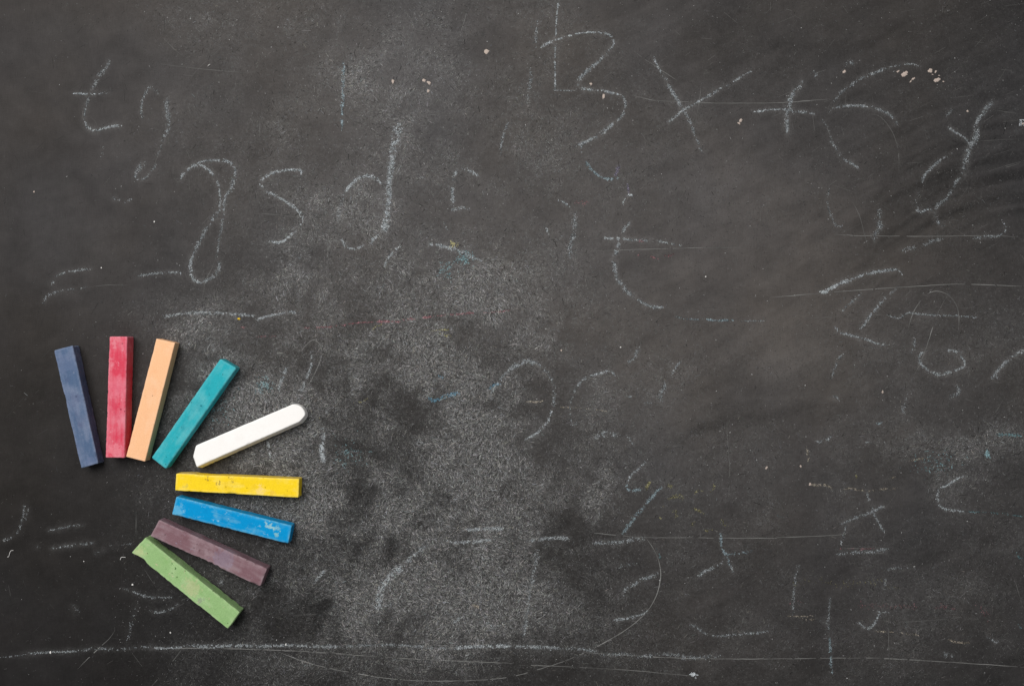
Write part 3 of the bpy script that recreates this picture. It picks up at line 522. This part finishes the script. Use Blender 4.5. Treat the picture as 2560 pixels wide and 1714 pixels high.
letter('chalk tick', (T('D4',(780,1020),(830,1065),(890,1060),(940,990),(970,930)), 7, .55), (T('D4',(950,925),(1045,932)), 3, .5))
mark((T('D4',(1000,570),(1100,550),(1280,548)), 6, .24), (T('D4',(1020,620),(1000,740)), 7, .26))
mark((T('D4',(900,1090),(1100,1105),(1300,1130)), 5, .26, F(col='e')), (T('D4',(1520,1165),(1640,1190),(1750,1190)), 6, .40, F(col='e')), (T('D4',(1890,1140),(1960,1185),(1990,1175)), 6, .5), (T('D4',(1480,1290),(1620,1310)), 12, .26), (T('D4',(1800,860),(1850,920),(1930,980)), 20, .05, F(col='p')), (T('D4',(1440,900),(1500,880),(1620,910)), 18, .07, F(col='p')), (T('D4',(740,850),(830,870),(1000,880),(1170,885),(1320,890)), 18, .05, F(col='p')), (T('D4',(130,860),(330,850)), 16, .04, F(col='p')))
mark((T('D4',(180,690),(450,660),(560,690),(650,690),(880,670),(1160,730)), 24, .035, F(col='y')), (T('D4',(2140,410),(2170,460),(2205,465)), 5, .5, F(col='c')), (T('D4',(60,90),(120,110)), 12, .2, F(col='c')), (T('D4',(2160,1030),(2200,1090)), 5, .3, F(col='c')), label='yellow and turquoise chalk flecks')
for q in (patch(640 + 1800 / 3.647, 400 + 775 / 3.647, 9, .8, 'y'), patch(640 + 1900 / 3.647, 400 + 905 / 3.647, 22, .22, 'c', .8), patch(640 + 1740 / 3.647, 400 + 1000 / 3.647, 20, .16, 'c', .8), patch(657, 963, 24, .24, 'c', .8, ry=18), patch(550, 1020, 40, .05, 'c', .8), patch(640+850/3.647, 830+1100/3.647, 40, .05, 'c', .7), patch(2470, 1135, 8, .7, 'c'), patch(2340, 1160, 60, .05, 'c', .7, ry=30), patch(2556, 306, 8, .8, 'w', .9), patch(1735, 1685, 7, 1.4, 'w', 1.1)): emit('chalk_smudge', [q])

SCR = [T('A1',(805,880),(770,960),(752,1050),(755,1130),(790,1170)), T('A1',(825,1070),(870,1110),(885,1160)), T('A1',(1400,575),(1700,615),(2000,645),(2250,665)), T('A1',(1490,350),(1600,460),(1680,520)), T('A1',(250,830),(400,848)), T('A1',(1480,1300),(1440,1420),(1380,1560)),
 T('B1',(2040,500),(2030,600),(2010,720),(1985,830),(1950,940),(1920,1010),(1870,1110),(1840,1290)), T('B1',(820,1155),(960,1140),(1160,1140)), T('B1',(1040,120),(940,230)), T('B1',(2000,220),(2005,330),(2005,430)),
 T('B2',(920,0),(905,200),(880,450),(868,740)), T('B2',(1200,0),(1195,140)), T('B2',(685,480),(665,640),(650,900),(640,1160)), T('A2',(1955,10),(1920,120),(1870,280),(1820,380)), T('A2',(920,1260),(920,1560)), T('A2',(40,980),(30,1300)), T('A2',(1195,1420),(1195,1567)), T('B2',(0,485),(200,500),(400,525)), T('B2',(1480,670),(1570,735)), T('B2',(2090,640),(2170,670)), T('B2',(2170,940),(2130,1100),(2105,1300)), T('B2',(2120,840),(2270,815)), T('A2',(1430,740),(1600,900)), T('A2',(580,920),(1000,990)), T('A2',(120,1470),(450,1455)), T('A2',(1470,1240),(1480,1400)), T('B2',(740,1080),(900,1010)),
 T('A3',(1080,440),(1180,520),(1300,600),(1420,680),(1570,775)), T('A3',(1120,875),(1300,915),(1600,930),(1800,940),(2334,940)) + T('A4',(230,930),(600,900)), T('A3',(1725,760),(1710,900),(1670,1130)), T('A3',(700,60),(560,180),(440,260)), T('A3',(2050,1300),(2050,1567)), T('A3',(65,1300),(60,1560)), T('A3',(1600,1290),(1470,1380)), T('A3',(610,790),(820,822),(1000,862)),
 T('A4',(910,1040),(1000,1050),(1060,1100),(1120,1180),(1165,1280),(1190,1400),(1195,1560)), T('A4',(500,1090),(560,1220),(680,1540)), T('A4',(2050,1000),(2200,1025),(2334,1045)), T('A4',(1930,1285),(2334,1265)), T('A4',(2060,1545),(2334,1465)), T('A4',(1420,470),(1390,530)),
 T('B4',(600,678),(850,690),(1500,695),(1850,690),(2100,690),(2300,705)), T('B4',(740,320),(830,500),(880,680),(925,850)), T('B4',(780,862),(930,858),(1080,850)), T('B4',(0,1255),(240,1235),(620,1200),(900,1180),(1160,1163),(1400,1148),(1600,1135),(1800,1132),(2050,1138),(2334,1152)), T('B4',(1275,1560),(1320,1400),(1400,1270),(1470,1210),(1550,1195),(1640,1230),(1710,1310),(1740,1420),(1735,1550)), T('B4',(1635,1240),(1580,1330),(1540,1420),(1490,1560)) + T('C4',(1440,150),(1390,280),(1330,400)), T('B4',(800,1410),(1100,1412)), T('B4',(1960,820),(2130,740)), T('B4',(1700,620),(1800,690)), T('B4',(1960,110),(2200,60),(2334,10)), T('B4',(740,230),(745,300)), T('B4',(380,1440),(640,1430)), T('B4',(660,1380),(860,1215)), T('B4',(800,1540),(860,1500)),
 T('C4',(1275,0),(1240,150),(1255,260)), T('C4',(1380,210),(1260,270),(1170,340),(1125,420)), T('C4',(1500,430),(1380,500)), T('C4',(2025,455),(2090,456),(2150,465)), T('C4',(2160,590),(2080,720),(2040,760)), T('C4',(1970,990),(1940,1110),(1880,1250)), T('C4',(1440,150),(1560,138),(1700,160)), T('C4',(1850,100),(1960,160),(1985,230),(1995,310)), T('C4',(2330,1310),(2200,1280)), T('C4',(1460,1350),(1520,1420)),
 T('C2',(330,330),(400,190),(470,105),(530,70),(580,110),(600,160),(590,240),(540,370),(430,560)), T('C2',(1240,260),(1215,500),(1180,630),(1165,750)), T('C2',(1985,620),(1940,720),(1860,800)), T('C2',(960,110),(1010,160)), T('C2',(1120,370),(1290,350),(1460,410)), T('C2',(2150,1110),(2250,1130)),
 T('C3',(420,680),(600,690),(880,720)), T('C3',(1970,640),(1962,910),(1975,1100),(1985,1300),(1970,1560)), T('C3',(480,880),(500,940),(620,960)), T('C3',(1970,290),(2010,255)), T('C3',(320,820),(240,910),(120,980)),
 T('B3',(740,828),(960,822),(1160,815),(1500,806),(1720,800),(2140,797)), T('B3',(593,755),(583,860),(580,980)), T('B3',(570,420),(560,540)), T('B3',(600,1080),(598,1160)), T('B3',(280,1120),(330,1065)), T('B3',(90,768),(210,768)), T('B3',(370,60),(440,260)), T('B3',(2265,430),(2265,550)), T('B3',(1720,240),(1700,340)), T('B3',(1460,150),(1350,250)), T('B3',(1340,20),(1270,45)), T('B3',(1870,750),(1950,757)), T('B3',(860,1170),(920,1100)), T('B3',(60,0),(45,200)), T('B3',(560,1210),(680,1290)), T('B3',(700,1315),(830,1285)),
 T('D1',(990,1060),(985,1100),(930,1170),(820,1270),(670,1420)), T('D1',(1580,1220),(1540,1290),(1450,1400),(1310,1567)), T('D1',(1320,1243),(1700,1240),(2210,1250)) + T('D2',(500,1275),(1000,1310),(1500,1340),(2210,1370)), T('D1',(1140,1280),(1230,1400)), T('D1',(1390,1260),(1480,1295)), T('D1',(75,700),(95,810)), T('D1',(1220,520),(1370,750)), T('D1',(1175,60),(1175,300)),
 T('D2',(180,1265),(400,1350),(600,1405),(800,1445),(1100,1495),(1400,1520),(1700,1522),(2000,1510),(2210,1485)) + T('D3',(200,1430),(400,1370),(600,1290),(800,1190),(1000,1070),(1150,940),(1240,800),(1280,650),(1275,520),(1230,400),(1130,250)), T('D2',(760,1395),(600,1470),(470,1545)), T('D2',(775,1350),(755,1480),(740,1567)), T('D2',(2070,285),(2210,280)), T('D2',(1610,380),(1630,600)), T('D2',(1410,680),(1410,780)), T('D2',(1840,1560),(1700,1190)), T('D2',(0,1245),(350,1262),(720,1285),(1000,1305)),
 T('D3',(560,230),(900,265),(1130,285),(1500,287),(2210,292)) + T('D4',(120,285),(580,265),(700,240)), T('D3',(1030,780),(1150,850),(1175,900)), T('D3',(1080,720),(1060,770)), T('D3',(600,1275),(1500,1327),(2210,1332)) + T('D4',(0,1332),(700,1325),(1000,1328),(1400,1350),(1800,1375),(2210,1405)), T('D3',(60,1385),(500,1400),(1000,1430),(1400,1465),(1570,1480)), T('D3',(220,380),(195,520),(160,690)), T('D3',(360,380),(430,350)), T('D3',(2020,0),(1960,80)), T('D3',(430,280),(510,235)),
 T('D4',(770,420),(1030,424)), T('D4',(1045,900),(1040,1100),(1045,1310)), T('D4',(2105,590),(2150,720),(2200,890)), T('D4',(1320,780),(1400,792),(1500,788)), T('D4',(1120,1015),(1300,1008),(1500,990),(1800,960)), T('D4',(215,810),(245,890)), T('D4',(210,510),(125,660)), T('D4',(1810,740),(1920,705)), T('D4',(1590,350),(1650,290)), T('D4',(590,380),(1000,380))]
STRONG = {45: 1.6}
for i, p in enumerate(SCR):
    P_ = spline(p, 5.0); ln_ = np.hypot(*np.diff(P_, axis=0).T).sum()
    w_, b_ = (2.0, 0.34) if ln_ > 330 else (1.6, 0.27)
    # the boldest of the long ones
    if any(abs(p[0][0] - a) < 2 and abs(p[0][1] - b) < 2 for a, b in (T('B4',(0,1255))[0], T('B4',(1635,1240))[0], T('B4',(1275,1560))[0], T('D2',(180,1265))[0], T('D3',(600,1275))[0], T('D1',(1320,1243))[0], T('C2',(330,330))[0], T('D1',(990,1060))[0], T('D1',(1580,1220))[0])): w_, b_ = 2.2, 0.40
    emit('scratch', [ribbon(p, w_, b_, 0.16 if ln_ > 330 else 0.24)])

# the rubbed-in ghost each stroke leaves round itself
gh = np.zeros((ny, nx))
for pts_, wt in SMEAR:
    for off in (-.3, 0, .3):
        ii = np.clip(np.round((pts_[:, 0] + off * 8 - gx[0]) / STEP).astype(int), 0, nx - 1); jj = np.clip(np.round((pts_[:, 1] + off * 5 - gy[0]) / STEP).astype(int), 0, ny - 1)
        np.add.at(gh, (jj, ii), wt / 3)
kx = np.arange(-6, 7); ker = np.exp(-kx ** 2 / (2 * 1.5 ** 2)); ker /= ker.sum()
gh = sum(np.roll(gh, int(q), 0) * k_ for q, k_ in zip(kx, ker)); gh = sum(np.roll(gh, int(q), 1) * k_ for q, k_ in zip(kx, ker))
haze2 = np.clip(haze + np.clip(gh * 0.12, 0, 0.20) * (0.5 + 1.0 * fbm(X, Y, 24, 91, 3)), 0, 1)
pm.attributes['haze'].data.foreach_set('value', np.concatenate([haze2.ravel(), np.zeros(len(ring))]).astype(np.float32))

# ------------------------------------------------------------------ loose dust: thousands of short fibres and specks wiped about
def dust(n, ln, wd, bright, zr, power=1.0, tone=(1.0, 0.99, 0.98), swirl=True):
    x = rng.uniform(-60, 2620, n); y = rng.uniform(-60, 1774, n)
    p = np.clip(dust_density(x, y), 0, 1.3) ** power
    k = rng.random(n) < p * 0.8; x, y = x[k], y[k]; n = len(x); dd = (0.38 + 0.62 * np.clip(p[k] * 1.6, 0, 1))
    # rubbing direction drifts from place to place
    base = (fbm(x, y, 130, 81, 3) - 0.5) * 9 if swirl else 0
    an = base + rng.normal(0, 0.7, n)
    l = rng.gamma(2.6, ln / 2.6, n) + 0.8; w = rng.uniform(wd * 0.6, wd * 1.35, n)
    c = np.array(tone)[None] * (bright * 1.12 * dd * rng.uniform(0.35, 1.3, n) ** 1.4)[:, None]
    c = c * np.stack([1 + 0.05 * rng.normal(size=n), np.ones(n), 1 + 0.06 * rng.normal(size=n)], -1)
    co, ti = flakes(x, y, l, w, an, np.clip(c, 0.01, 0.85), rng.uniform(*zr, n))
    return co, ti
parts = [dust(600000, 3.9, 0.68, 0.165, (0.00001, 0.00004)), dust(420000, 1.7, 0.8, 0.175, (0.00004, 0.00006)), dust(260000, 6.5, 0.7, 0.024, (0.00006, 0.00008), 2.2), dust(280000, 4.8, 0.66, 0.33, (0.00008, 0.00010), 1.8)]
me_co = np.vstack([p[0] for p in parts]); me_ti = np.vstack([p[1] for p in parts])
new_obj('chalk_dust', raw_mesh('chalk_dust', me_co, np.arange(len(me_co)), 4, me_ti), M_POWDER, board, kind='stuff')
# single specks everywhere
n = 16000; x = rng.uniform(-40, 2600, n); y = rng.uniform(-40, 1750, n); k = rng.random(n) < np.clip(0.40 + dust_density(x, y), 0, 1) * (0.15 + 0.85 * (x > 330 + 60 * np.sin(y / 90))); x, y = x[k], y[k]; n = len(x)
c = np.array([0.95, 0.95, 0.95])[None] * (rng.gamma(1.0, 0.10, n) + .05)[:, None]
sp_ = flakes(x, y, rng.gamma(2, .6, n) + .9, rng.uniform(0.8, 1.6, n), rng.uniform(0, 3.14, n), np.clip(c, 0, .8), rng.uniform(.0001, .00013, n))
new_obj('dust_speck', raw_mesh('dust_speck', sp_[0], np.arange(len(sp_[0])), 4, sp_[1]), M_POWDER, board, kind='stuff')

# hair scratches of years of wiping, single ones too fine to follow
n = 1500; x = rng.uniform(-30, 2590, n); y = rng.uniform(-30, 1745, n)
an = np.where(rng.random(n) < 0.55, rng.normal(-0.45, 0.35, n), np.where(rng.random(n) < 0.5, rng.normal(1.5, 0.15, n), rng.uniform(0, 3.14, n)))
c = np.array([1.0, 0.98, 0.95])[None] * (rng.uniform(0.05, 0.125, n) * np.where(x < 420, 0.45, 1.0) * np.interp(y, [0, 900, 1714], [1.05, 1.0, 0.75]))[:, None]
fs = flakes(x, y, rng.gamma(2.0, 10, n) + 6, rng.uniform(0.5, 0.9, n), an, c, rng.uniform(.000006, .000010, n))
new_obj('fine_scratches', raw_mesh('fine_scratches', fs[0], np.arange(len(fs[0])), 4, fs[1]), M_POWDER, board, kind='stuff')

# ------------------------------------------------------------------ places where the paint has flaked off and pale filler shows
M_CHIP = plain_mat('bare_filler', lin((196, 180, 170)))
def chip(cx, cy, rx, ry, rot, seed):
    m = 22; a = np.linspace(0, 2 * math.pi, m, endpoint=False)
    rr = 0.62 + 0.75 * vn(np.cos(a) * 40 + 100, np.sin(a) * 40 + 100, 17, seed) * (0.6 + 0.8 * vn(np.cos(a) * 40, np.sin(a) * 40, 7, seed + 9))
    px = rr * rx * np.cos(a); py = rr * ry * np.sin(a); c, s = math.cos(rot), math.sin(rot)
    x, y = world_xy(cx + px * c - py * s, cy + px * s + py * c); xi, yi = world_xy(cx + 0.7 * (px * c - py * s), cy + 0.7 * (px * s + py * c))
    x0, y0 = world_xy(cx, cy)
    co = [(x[i], y[i], 0.00003) for i in range(m)] + [(xi[i], yi[i], 0.00022) for i in range(m)] + [(x0, y0, 0.00016)]
    f = []
    for i in range(m):
        j = (i + 1) % m; f += [i, m + i, m + j, i, m + j, j, m + i, 2 * m, m + j]
    new_obj('paint_chip', raw_mesh('paint_chip', co, f, 3), M_CHIP, board)
for i, (t, x, y, rx, ry, r) in enumerate([('A4',1245,675,11,7,-.7),('A4',1185,653,5,3,-.5),('A4',1325,720,7,3,-.5),('A4',1300,745,5,2,-.8),('A4',1480,645,6,7,.9),('A4',1530,655,5,3,-.8),('A4',1542,728,11,6,-.5),('A4',1500,680,3,1.5,0),('A4',1560,690,3,1.5,0),('A4',1600,745,3,2,.3),('A4',697,655,4,6,.6),('A4',1820,1015,4,3,0),
        ('A3',835,880,4,8,.3),('A3',720,768,4,4,0),('A3',2085,1100,4,6,.5),('A3',2070,1125,5,3,.4),('A2',2100,470,8,7,-.3),('A2',1530,735,6,5,0),('A2',1575,755,6,5,.5),('A2',1250,745,4,6,0),('A2',1570,830,4,5,.3),('A4',2325,1130,3,3,0),('B1',310,290,2.5,3,0),('C3',450,165,2.5,3,0),('C3',2320,1235,3,5,.4),('C4',1045,545,3,5,.2),('C4',385,1385,4,4,0),('C4',298,1220,3,4,0)]):
    x0, y0, k = TILE[t]; chip(x0 + x / k, y0 + y / k, rx * .78, ry * .78, r, 100 + i * 7)

# ------------------------------------------------------------------ crumbs and hairs lying on the board
def crumb(name, label, cat, px, py, r, mat, seed, group=None, flat=0.6):
    import bmesh
    bm = bmesh.new(); bmesh.ops.create_icosphere(bm, subdivisions=2, radius=1.0)
    for v in bm.verts:
        q = 0.78 + 0.5 * mnoise.noise(v.co * 1.3 + Vector((seed * 3.1, seed, 0))) + 0.25 * mnoise.noise(v.co * 3.1 + Vector((0, seed, seed)))
        v.co = Vector((v.co.x * q * r[0] * S, v.co.y * q * r[1] * S, v.co.z * q * min(r) * flat * S))
    lo = min(v.co.z for v in bm.verts)
    for v in bm.verts: v.co.z -= lo
    me = bpy.data.meshes.new(name); bm.to_mesh(me); bm.free()
    o = new_obj(name, me, mat, None, label, cat, group); x, y = world_xy(px, py); o.location = (x, y, 0.00002)
M_WC = plain_mat('white_chalk_crumb', lin((246, 243, 240))); M_YC = plain_mat('yellow_chalk_crumb', lin((246, 205, 50)))
crumb('chalk_crumb', 'tiny yellow chalk crumb on the dust above the peach and teal sticks', 'crumb', 597.7, 796.7, (4.5, 3), M_YC, 3)
for i, (t, x, y, r, lb) in enumerate([('D1',1145,692,(2.9,2.6),'white chalk crumb left of the middle of the green stick'), ('D1',1472,1105,(2.2,2.6),'white chalk crumb below the lower half of the green stick'), ('D1',725,491,(1.7,1.8),'tiny white chalk crumb on clean board far left of the green stick'), ('B1',925,982,(1.9,1.8),'tiny white chalk crumb right of the faint equals sign'),
        ('B1',1408,563,(2.0,2.4),'tiny white chalk crumb left of the hooked letter g'), ('B3',1766,1063,(2.2,2.0),'white chalk crumb alone right of the lower letter t'), ('D1',437,1275,(2.6,4.0),'white chalk crumb on the left part of the bottom line'), ('D2',258,1208,(2.0,3.5),'white chalk crumb on the bottom line under the maroon stick'), ('C3',990,138,(2.2,2.0),'tiny white chalk crumb above the faint letter c')]):
    x0, y0, k = TILE[t]; crumb('chalk_crumb', lb, 'crumb', x0 + x / k, y0 + y / k, r, M_WC, 10 + i * 5)
def hair(label, pts, r=0.55):
    sp = spline(pts, 2.0); n = len(sp); m = 5; co = []; f = []
    d = np.gradient(sp, axis=0); d /= np.hypot(*d.T)[:, None] + 1e-9
    for i in range(n):
        lift = 1.2 + 1.6 * math.sin(math.pi * i / (n - 1))
        for q in range(m):
            a = 2 * math.pi * q / m; x, y = world_xy(sp[i, 0] - d[i, 1] * r * math.cos(a), sp[i, 1] + d[i, 0] * r * math.cos(a)); co.append((x, y, (lift + r * math.sin(a)) * S))
    for i in range(n - 1):
        for q in range(m): f += [i * m + q, i * m + (q + 1) % m, (i + 1) * m + (q + 1) % m, (i + 1) * m + q]
    new_obj('fibre', raw_mesh('fibre', co, f, 4), M_WC, None, label, 'fibre')
hair('bent pale fibre lying near the left edge of the board', T('D1',(65,450),(78,450),(90,412),(100,397),(118,396)))
hair('short curled white fibre lying left of the green stick', T('D1',(1040,478),(1046,460),(1060,453),(1085,456)), .7)
hair('tiny curled pale fibre lying right of the faint letter a', T('A1',(1895,608),(1905,598),(1918,588)))

# ------------------------------------------------------------------ the nine chalk sticks
def interp(x, table):
    t = np.asarray(table, float); return np.interp(x, t[:, 0], t[:, 1])
def stick(label, quad, H, mat, seed, rad=2.6, rough=1.0, chip_amt=1.0, xlo=None, xhi=None, ylo=None, yhi=None, bulge=0.0, wear_ends=(0, 0), base_grow=(0, 0, 0, 0)):
    """quad: the four corners of the upper face in photo pixels (start-left, end-left, end-right, start-right going along the stick)"""
    A, B, C, Dq = [np.asarray(q, float) for q in quad]
    Lx = (np.hypot(*(B - A)) + np.hypot(*(C - Dq))) / 2; W = (np.hypot(*(Dq - A)) + np.hypot(*(C - B))) / 2
    def axis(n, step):
        e = [0, rad * .35, rad * .7, rad, rad * 1.8]; mid = np.linspace(rad * 1.8, n - rad * 1.8, max(3, int((n - rad * 3.6) / step)))[1:-1]
        return np.array(e + list(mid) + [n - q for q in e[::-1]])
    ax, ay, az = axis(Lx, 3.0), axis(W, 2.6), axis(H, 3.4)
    verts = {}; co = []; faces = []
    def vid(i, j, k):
        key = (i, j, k)
        if key not in verts: verts[key] = len(co); co.append((ax[i], ay[j], az[k]))
        return verts[key]
    I, J, K = len(ax) - 1, len(ay) - 1, len(az) - 1
    for i in range(I):
        for j in range(J):
            faces.append([vid(i, j, K), vid(i + 1, j, K), vid(i + 1, j + 1, K), vid(i, j + 1, K)]); faces.append([vid(i, j, 0), vid(i, j + 1, 0), vid(i + 1, j + 1, 0), vid(i + 1, j, 0)])
    for i in range(I):
        for k in range(K):
            faces.append([vid(i, 0, k), vid(i + 1, 0, k), vid(i + 1, 0, k + 1), vid(i, 0, k + 1)]); faces.append([vid(i, J, k), vid(i, J, k + 1), vid(i + 1, J, k + 1), vid(i + 1, J, k)])
    for j in range(J):
        for k in range(K):
            faces.append([vid(0, j, k), vid(0, j, k + 1), vid(0, j + 1, k + 1), vid(0, j + 1, k)]); faces.append([vid(I, j, k), vid(I, j + 1, k), vid(I, j + 1, k + 1), vid(I, j, k + 1)])
    P = np.array(co); dims = np.array([Lx, W, H])
    inner = np.clip(P, rad, dims - rad); d = P - inner; dn = np.linalg.norm(d, axis=1, keepdims=True)
    nb = (np.abs(d) > 1e-6).sum(1)
    nrm = d / np.maximum(dn, 1e-9)
    Q = inner + nrm * rad
    dist = np.sort(np.minimum(Q, dims - Q), axis=1)[:, 1]           # distance to the nearest edge
    edge = np.clip(1 - dist / 6.5, 0, 1)
    out = np.zeros(len(Q))
    for q, v in enumerate(Q):
        p = Vector(v) ; s3 = Vector((seed * 13.7, seed * 5.1, seed * 2.3))
        a = mnoise.noise(p * 0.022 + s3) * 1.1 + mnoise.noise(p * 0.09 + s3) * 0.55 + mnoise.noise(p * 0.34 + s3) * 0.30
        e = edge[q]
        c1 = max(0.0, mnoise.noise(Vector((p.x * 0.05, p.y * 0.05, p.z * 0.05)) + s3 * 1.7) - 0.18) * 6.0 + max(0.0, mnoise.noise(p * 0.17 + s3 * 2.1) - 0.22) * 5.0
        out[q] = a * rough * (0.5 + 0.5 * e) - c1 * chip_amt * e ** 1.5
    Q = Q + nrm * out[:, None]
    x, y, z = Q.T.copy()
    # worn ends and bitten edges, in the stick's own pixels
    lo = interp(y, xlo) if xlo is not None else 0 * y; hi = interp(y, xhi) if xhi is not None else Lx + 0 * y
    x = lo + x / Lx * (hi - lo)
    l = interp(x, ylo) if ylo is not None else 0 * x; h = W - interp(x, yhi) if yhi is not None else W + 0 * x
    y = l + y / W * (h - l)
    for (amt, end) in ((wear_ends[0], 0), (wear_ends[1], 1)):
        if amt:
            t = np.clip(1 - (x if end == 0 else Lx - x) / 42.0, 0, 1); z = z - amt * t ** 2 * (z / H)
    z = z + bulge * 0
    bo = np.clip(1 - z / H, 0, 1)
    y = y - bo * base_grow[0] * np.clip(1 - y / W, 0, 1) + bo * base_grow[1] * np.clip(y / W, 0, 1)
    z = np.clip(z - z.min(), 0, None)
    u = (x / Lx)[:, None]; v = (y / W)[:, None]
    px = A * (1 - u) * (1 - v) + B * u * (1 - v) + C * u * v + Dq * (1 - u) * v
    wx_, wy_ = world_xy(px[:, 0], px[:, 1], H)
    cx_, cy_ = wx_.mean(), wy_.mean()
    me = raw_mesh('chalk_stick', np.stack([wx_ - cx_, wy_ - cy_, z * S], -1), np.array(faces).ravel(), 4, None, True)
    a = me.attributes.new('edge', 'FLOAT', 'POINT'); a.data.foreach_set('value', edge.astype(np.float32))
    a = me.attributes.new('stick', 'FLOAT_VECTOR', 'POINT'); a.data.foreach_set('vector', (np.stack([x, y, z], -1) * S).astype(np.float32).ravel())
    # face winding depends on the order of the corners
    o = new_obj('chalk_stick', me, mat, None, label, 'chalk', 'coloured chalk sticks fanned out on the board')
    if (B - A)[0] * (Dq - A)[1] - (B - A)[1] * (Dq - A)[0] > 0: me.flip_normals()
    o.location = (cx_, cy_, 0.00012)
    return o

lm = lambda *c: tuple(float(q) for q in lin(c))
stick('navy blue chalk stick, leftmost of the fan', [(134.4,875.3),(203.3,1170),(245.4,1157),(181,863.8)][0:1] + [(203.3,1170),(246,1158),(182,863)], 44,
      chalk_mat('navy_chalk', lm(82,102,132), lm(126,136,160), lm(80,86,118), .78, lm(140,150,170), .2, .3, [(40, 22, 26, lm(104,116,146), .4), (292, 24, 14, lm(112,124,156), .35)]), 1, 2.8, 0.8, 0.7)
stick('crimson red chalk stick with pink worn patches', [(273.5,840.5),(264,1143.5),(311.5,1144),(318.5,841)], 50,
      chalk_mat('red_chalk', lm(214,70,92), lm(226,142,156), lm(200,45,78), .80, lm(236,170,182), .1, .4, [(288, 24, 20, lm(232,140,152), .6), (8, 16, 14, lm(230,150,160), .45), (125, 24, 26, lm(226,120,138), .45), (70, 8, 14, lm(228,150,160), .35)]), 2, 2.8, 0.6, 0.6)
stick('smooth pale peach chalk stick', [(390.8,846),(315,1141.3),(362.8,1153.3),(438,856.6)], 42,
      chalk_mat('peach_chalk', lm(249,193,148), lm(250,203,165), lm(243,182,136), .5, None, 0, .1), 3, 2.2, 0.45, 0.3)
stick('teal chalk stick with small pinholes', [(550.8,895.8),(378,1144),(414.5,1172),(591.5,920)], 44,
      chalk_mat('teal_chalk', lm(45,170,182), lm(105,188,194), lm(25,140,155), .7, lm(120,196,200), -.2, 1.4), 4, 4.2, 0.5, 0.7)
stick('white chalk stick with worn rounded ends', [(472.2,1120.1),(754,1000.5),(771,1044),(491,1167)], 38,
      chalk_mat('white_chalk', lm(250,247,244), lm(253,251,249), lm(245,241,237), .5, None, 0, -2, None, 0.3), 5, 3.0, 0.5, 0.4,
      xlo=[(0,18),(22,0),(50,0)], xhi=[(0,282),(4,289),(9,295),(15,299.5),(22,302),(32,303),(38,301),(43,293),(47,284),(50,279)], wear_ends=(3, 3), base_grow=(0, 7, 0, 0))
stick('bright yellow chalk stick with a ragged upper rim', [(440.5,1182.5),(748,1196.5),(746.6,1243.3),(438,1225.5)], 43,
      chalk_mat('yellow_chalk', lm(252,214,38), lm(252,228,120), lm(238,196,24), .42, lm(190,160,70), -.5, .9, [(25, 32, 6, lm(190,180,100), .4), (78, 9, 3.2, lm(140,115,55), .6), (107, 22, 3.0, lm(140,110,50), .65), (140, 7, 3.4, lm(150,125,60), .5), (212, 34, 12, lm(248,215,150), .5), (242, 40, 8, lm(225,180,90), .4)], 1.0, (-1.0, 1.5, lm(196,170,108))), 6, 2.4, 0.7, 0.9,
      ylo=[(0,1),(12,-.8),(30,-1.6),(44,-1.0),(52,1.0),(80,1.5),(160,0.5),(310,0)])
stick('vivid sky blue chalk stick with pale scuffs', [(441,1240.5),(730,1313),(721,1358.6),(429,1285)], 43,
      chalk_mat('sky_blue_chalk', lm(2,148,210), lm(120,186,212), lm(0,134,196), .30, lm(172,212,226), .35, .4, [(262, 18, 6, lm(160,206,200), .42), (268, 32, 6, lm(170,210,185), .45), (245, 13, 6, lm(180,215,205), .6), (12, 34, 16, lm(120,190,220), .5)]), 7, 3.0, 0.5, 0.7)
stick('dull maroon purple chalk stick with chipped edges', [(398,1298.5),(668.5,1421),(651,1466),(375.7,1339.5)], 45,
      chalk_mat('maroon_chalk', lm(128,97,104), lm(164,144,150), lm(104,68,74), .72, lm(150,142,160), .35, .9, [(188, 22, 26, lm(140,128,146), .5)]), 8, 3.0, 0.9, 1.3,
      yhi=[(0,0),(60,.5),(84,1.5),(118,1),(126,1.5),(132,3.5),(138,2),(150,3.5),(158,1.5),(166,3.5),(174,2),(182,4),(190,1),(220,0),(300,0)])
stick('light green chalk stick with a bitten corner, lowest of the fan', [(363,1342.5),(600,1529),(570,1571),(329,1380.3)], 44,
      chalk_mat('green_chalk', lm(148,184,124), lm(176,202,152), lm(128,172,102),   .55, lm(206,186,160), .4, 1.4, [(170, 26, 22, lm(196,190,150), .45), (96, 6, 3.2, lm(50,95,40), .9), (103, 12, 2.6, lm(50,95,40), .9), (206, 40, 6, lm(140,150,130), .6), (14, 38, 14, lm(196,200,150), .5)]), 9, 2.2, 0.9, 1.0,
      yhi=[(0,-1),(8,0),(16,3),(26,4.5),(34,6),(40,5),(46,3),(60,2),(110,1.5),(180,0),(310,0)])
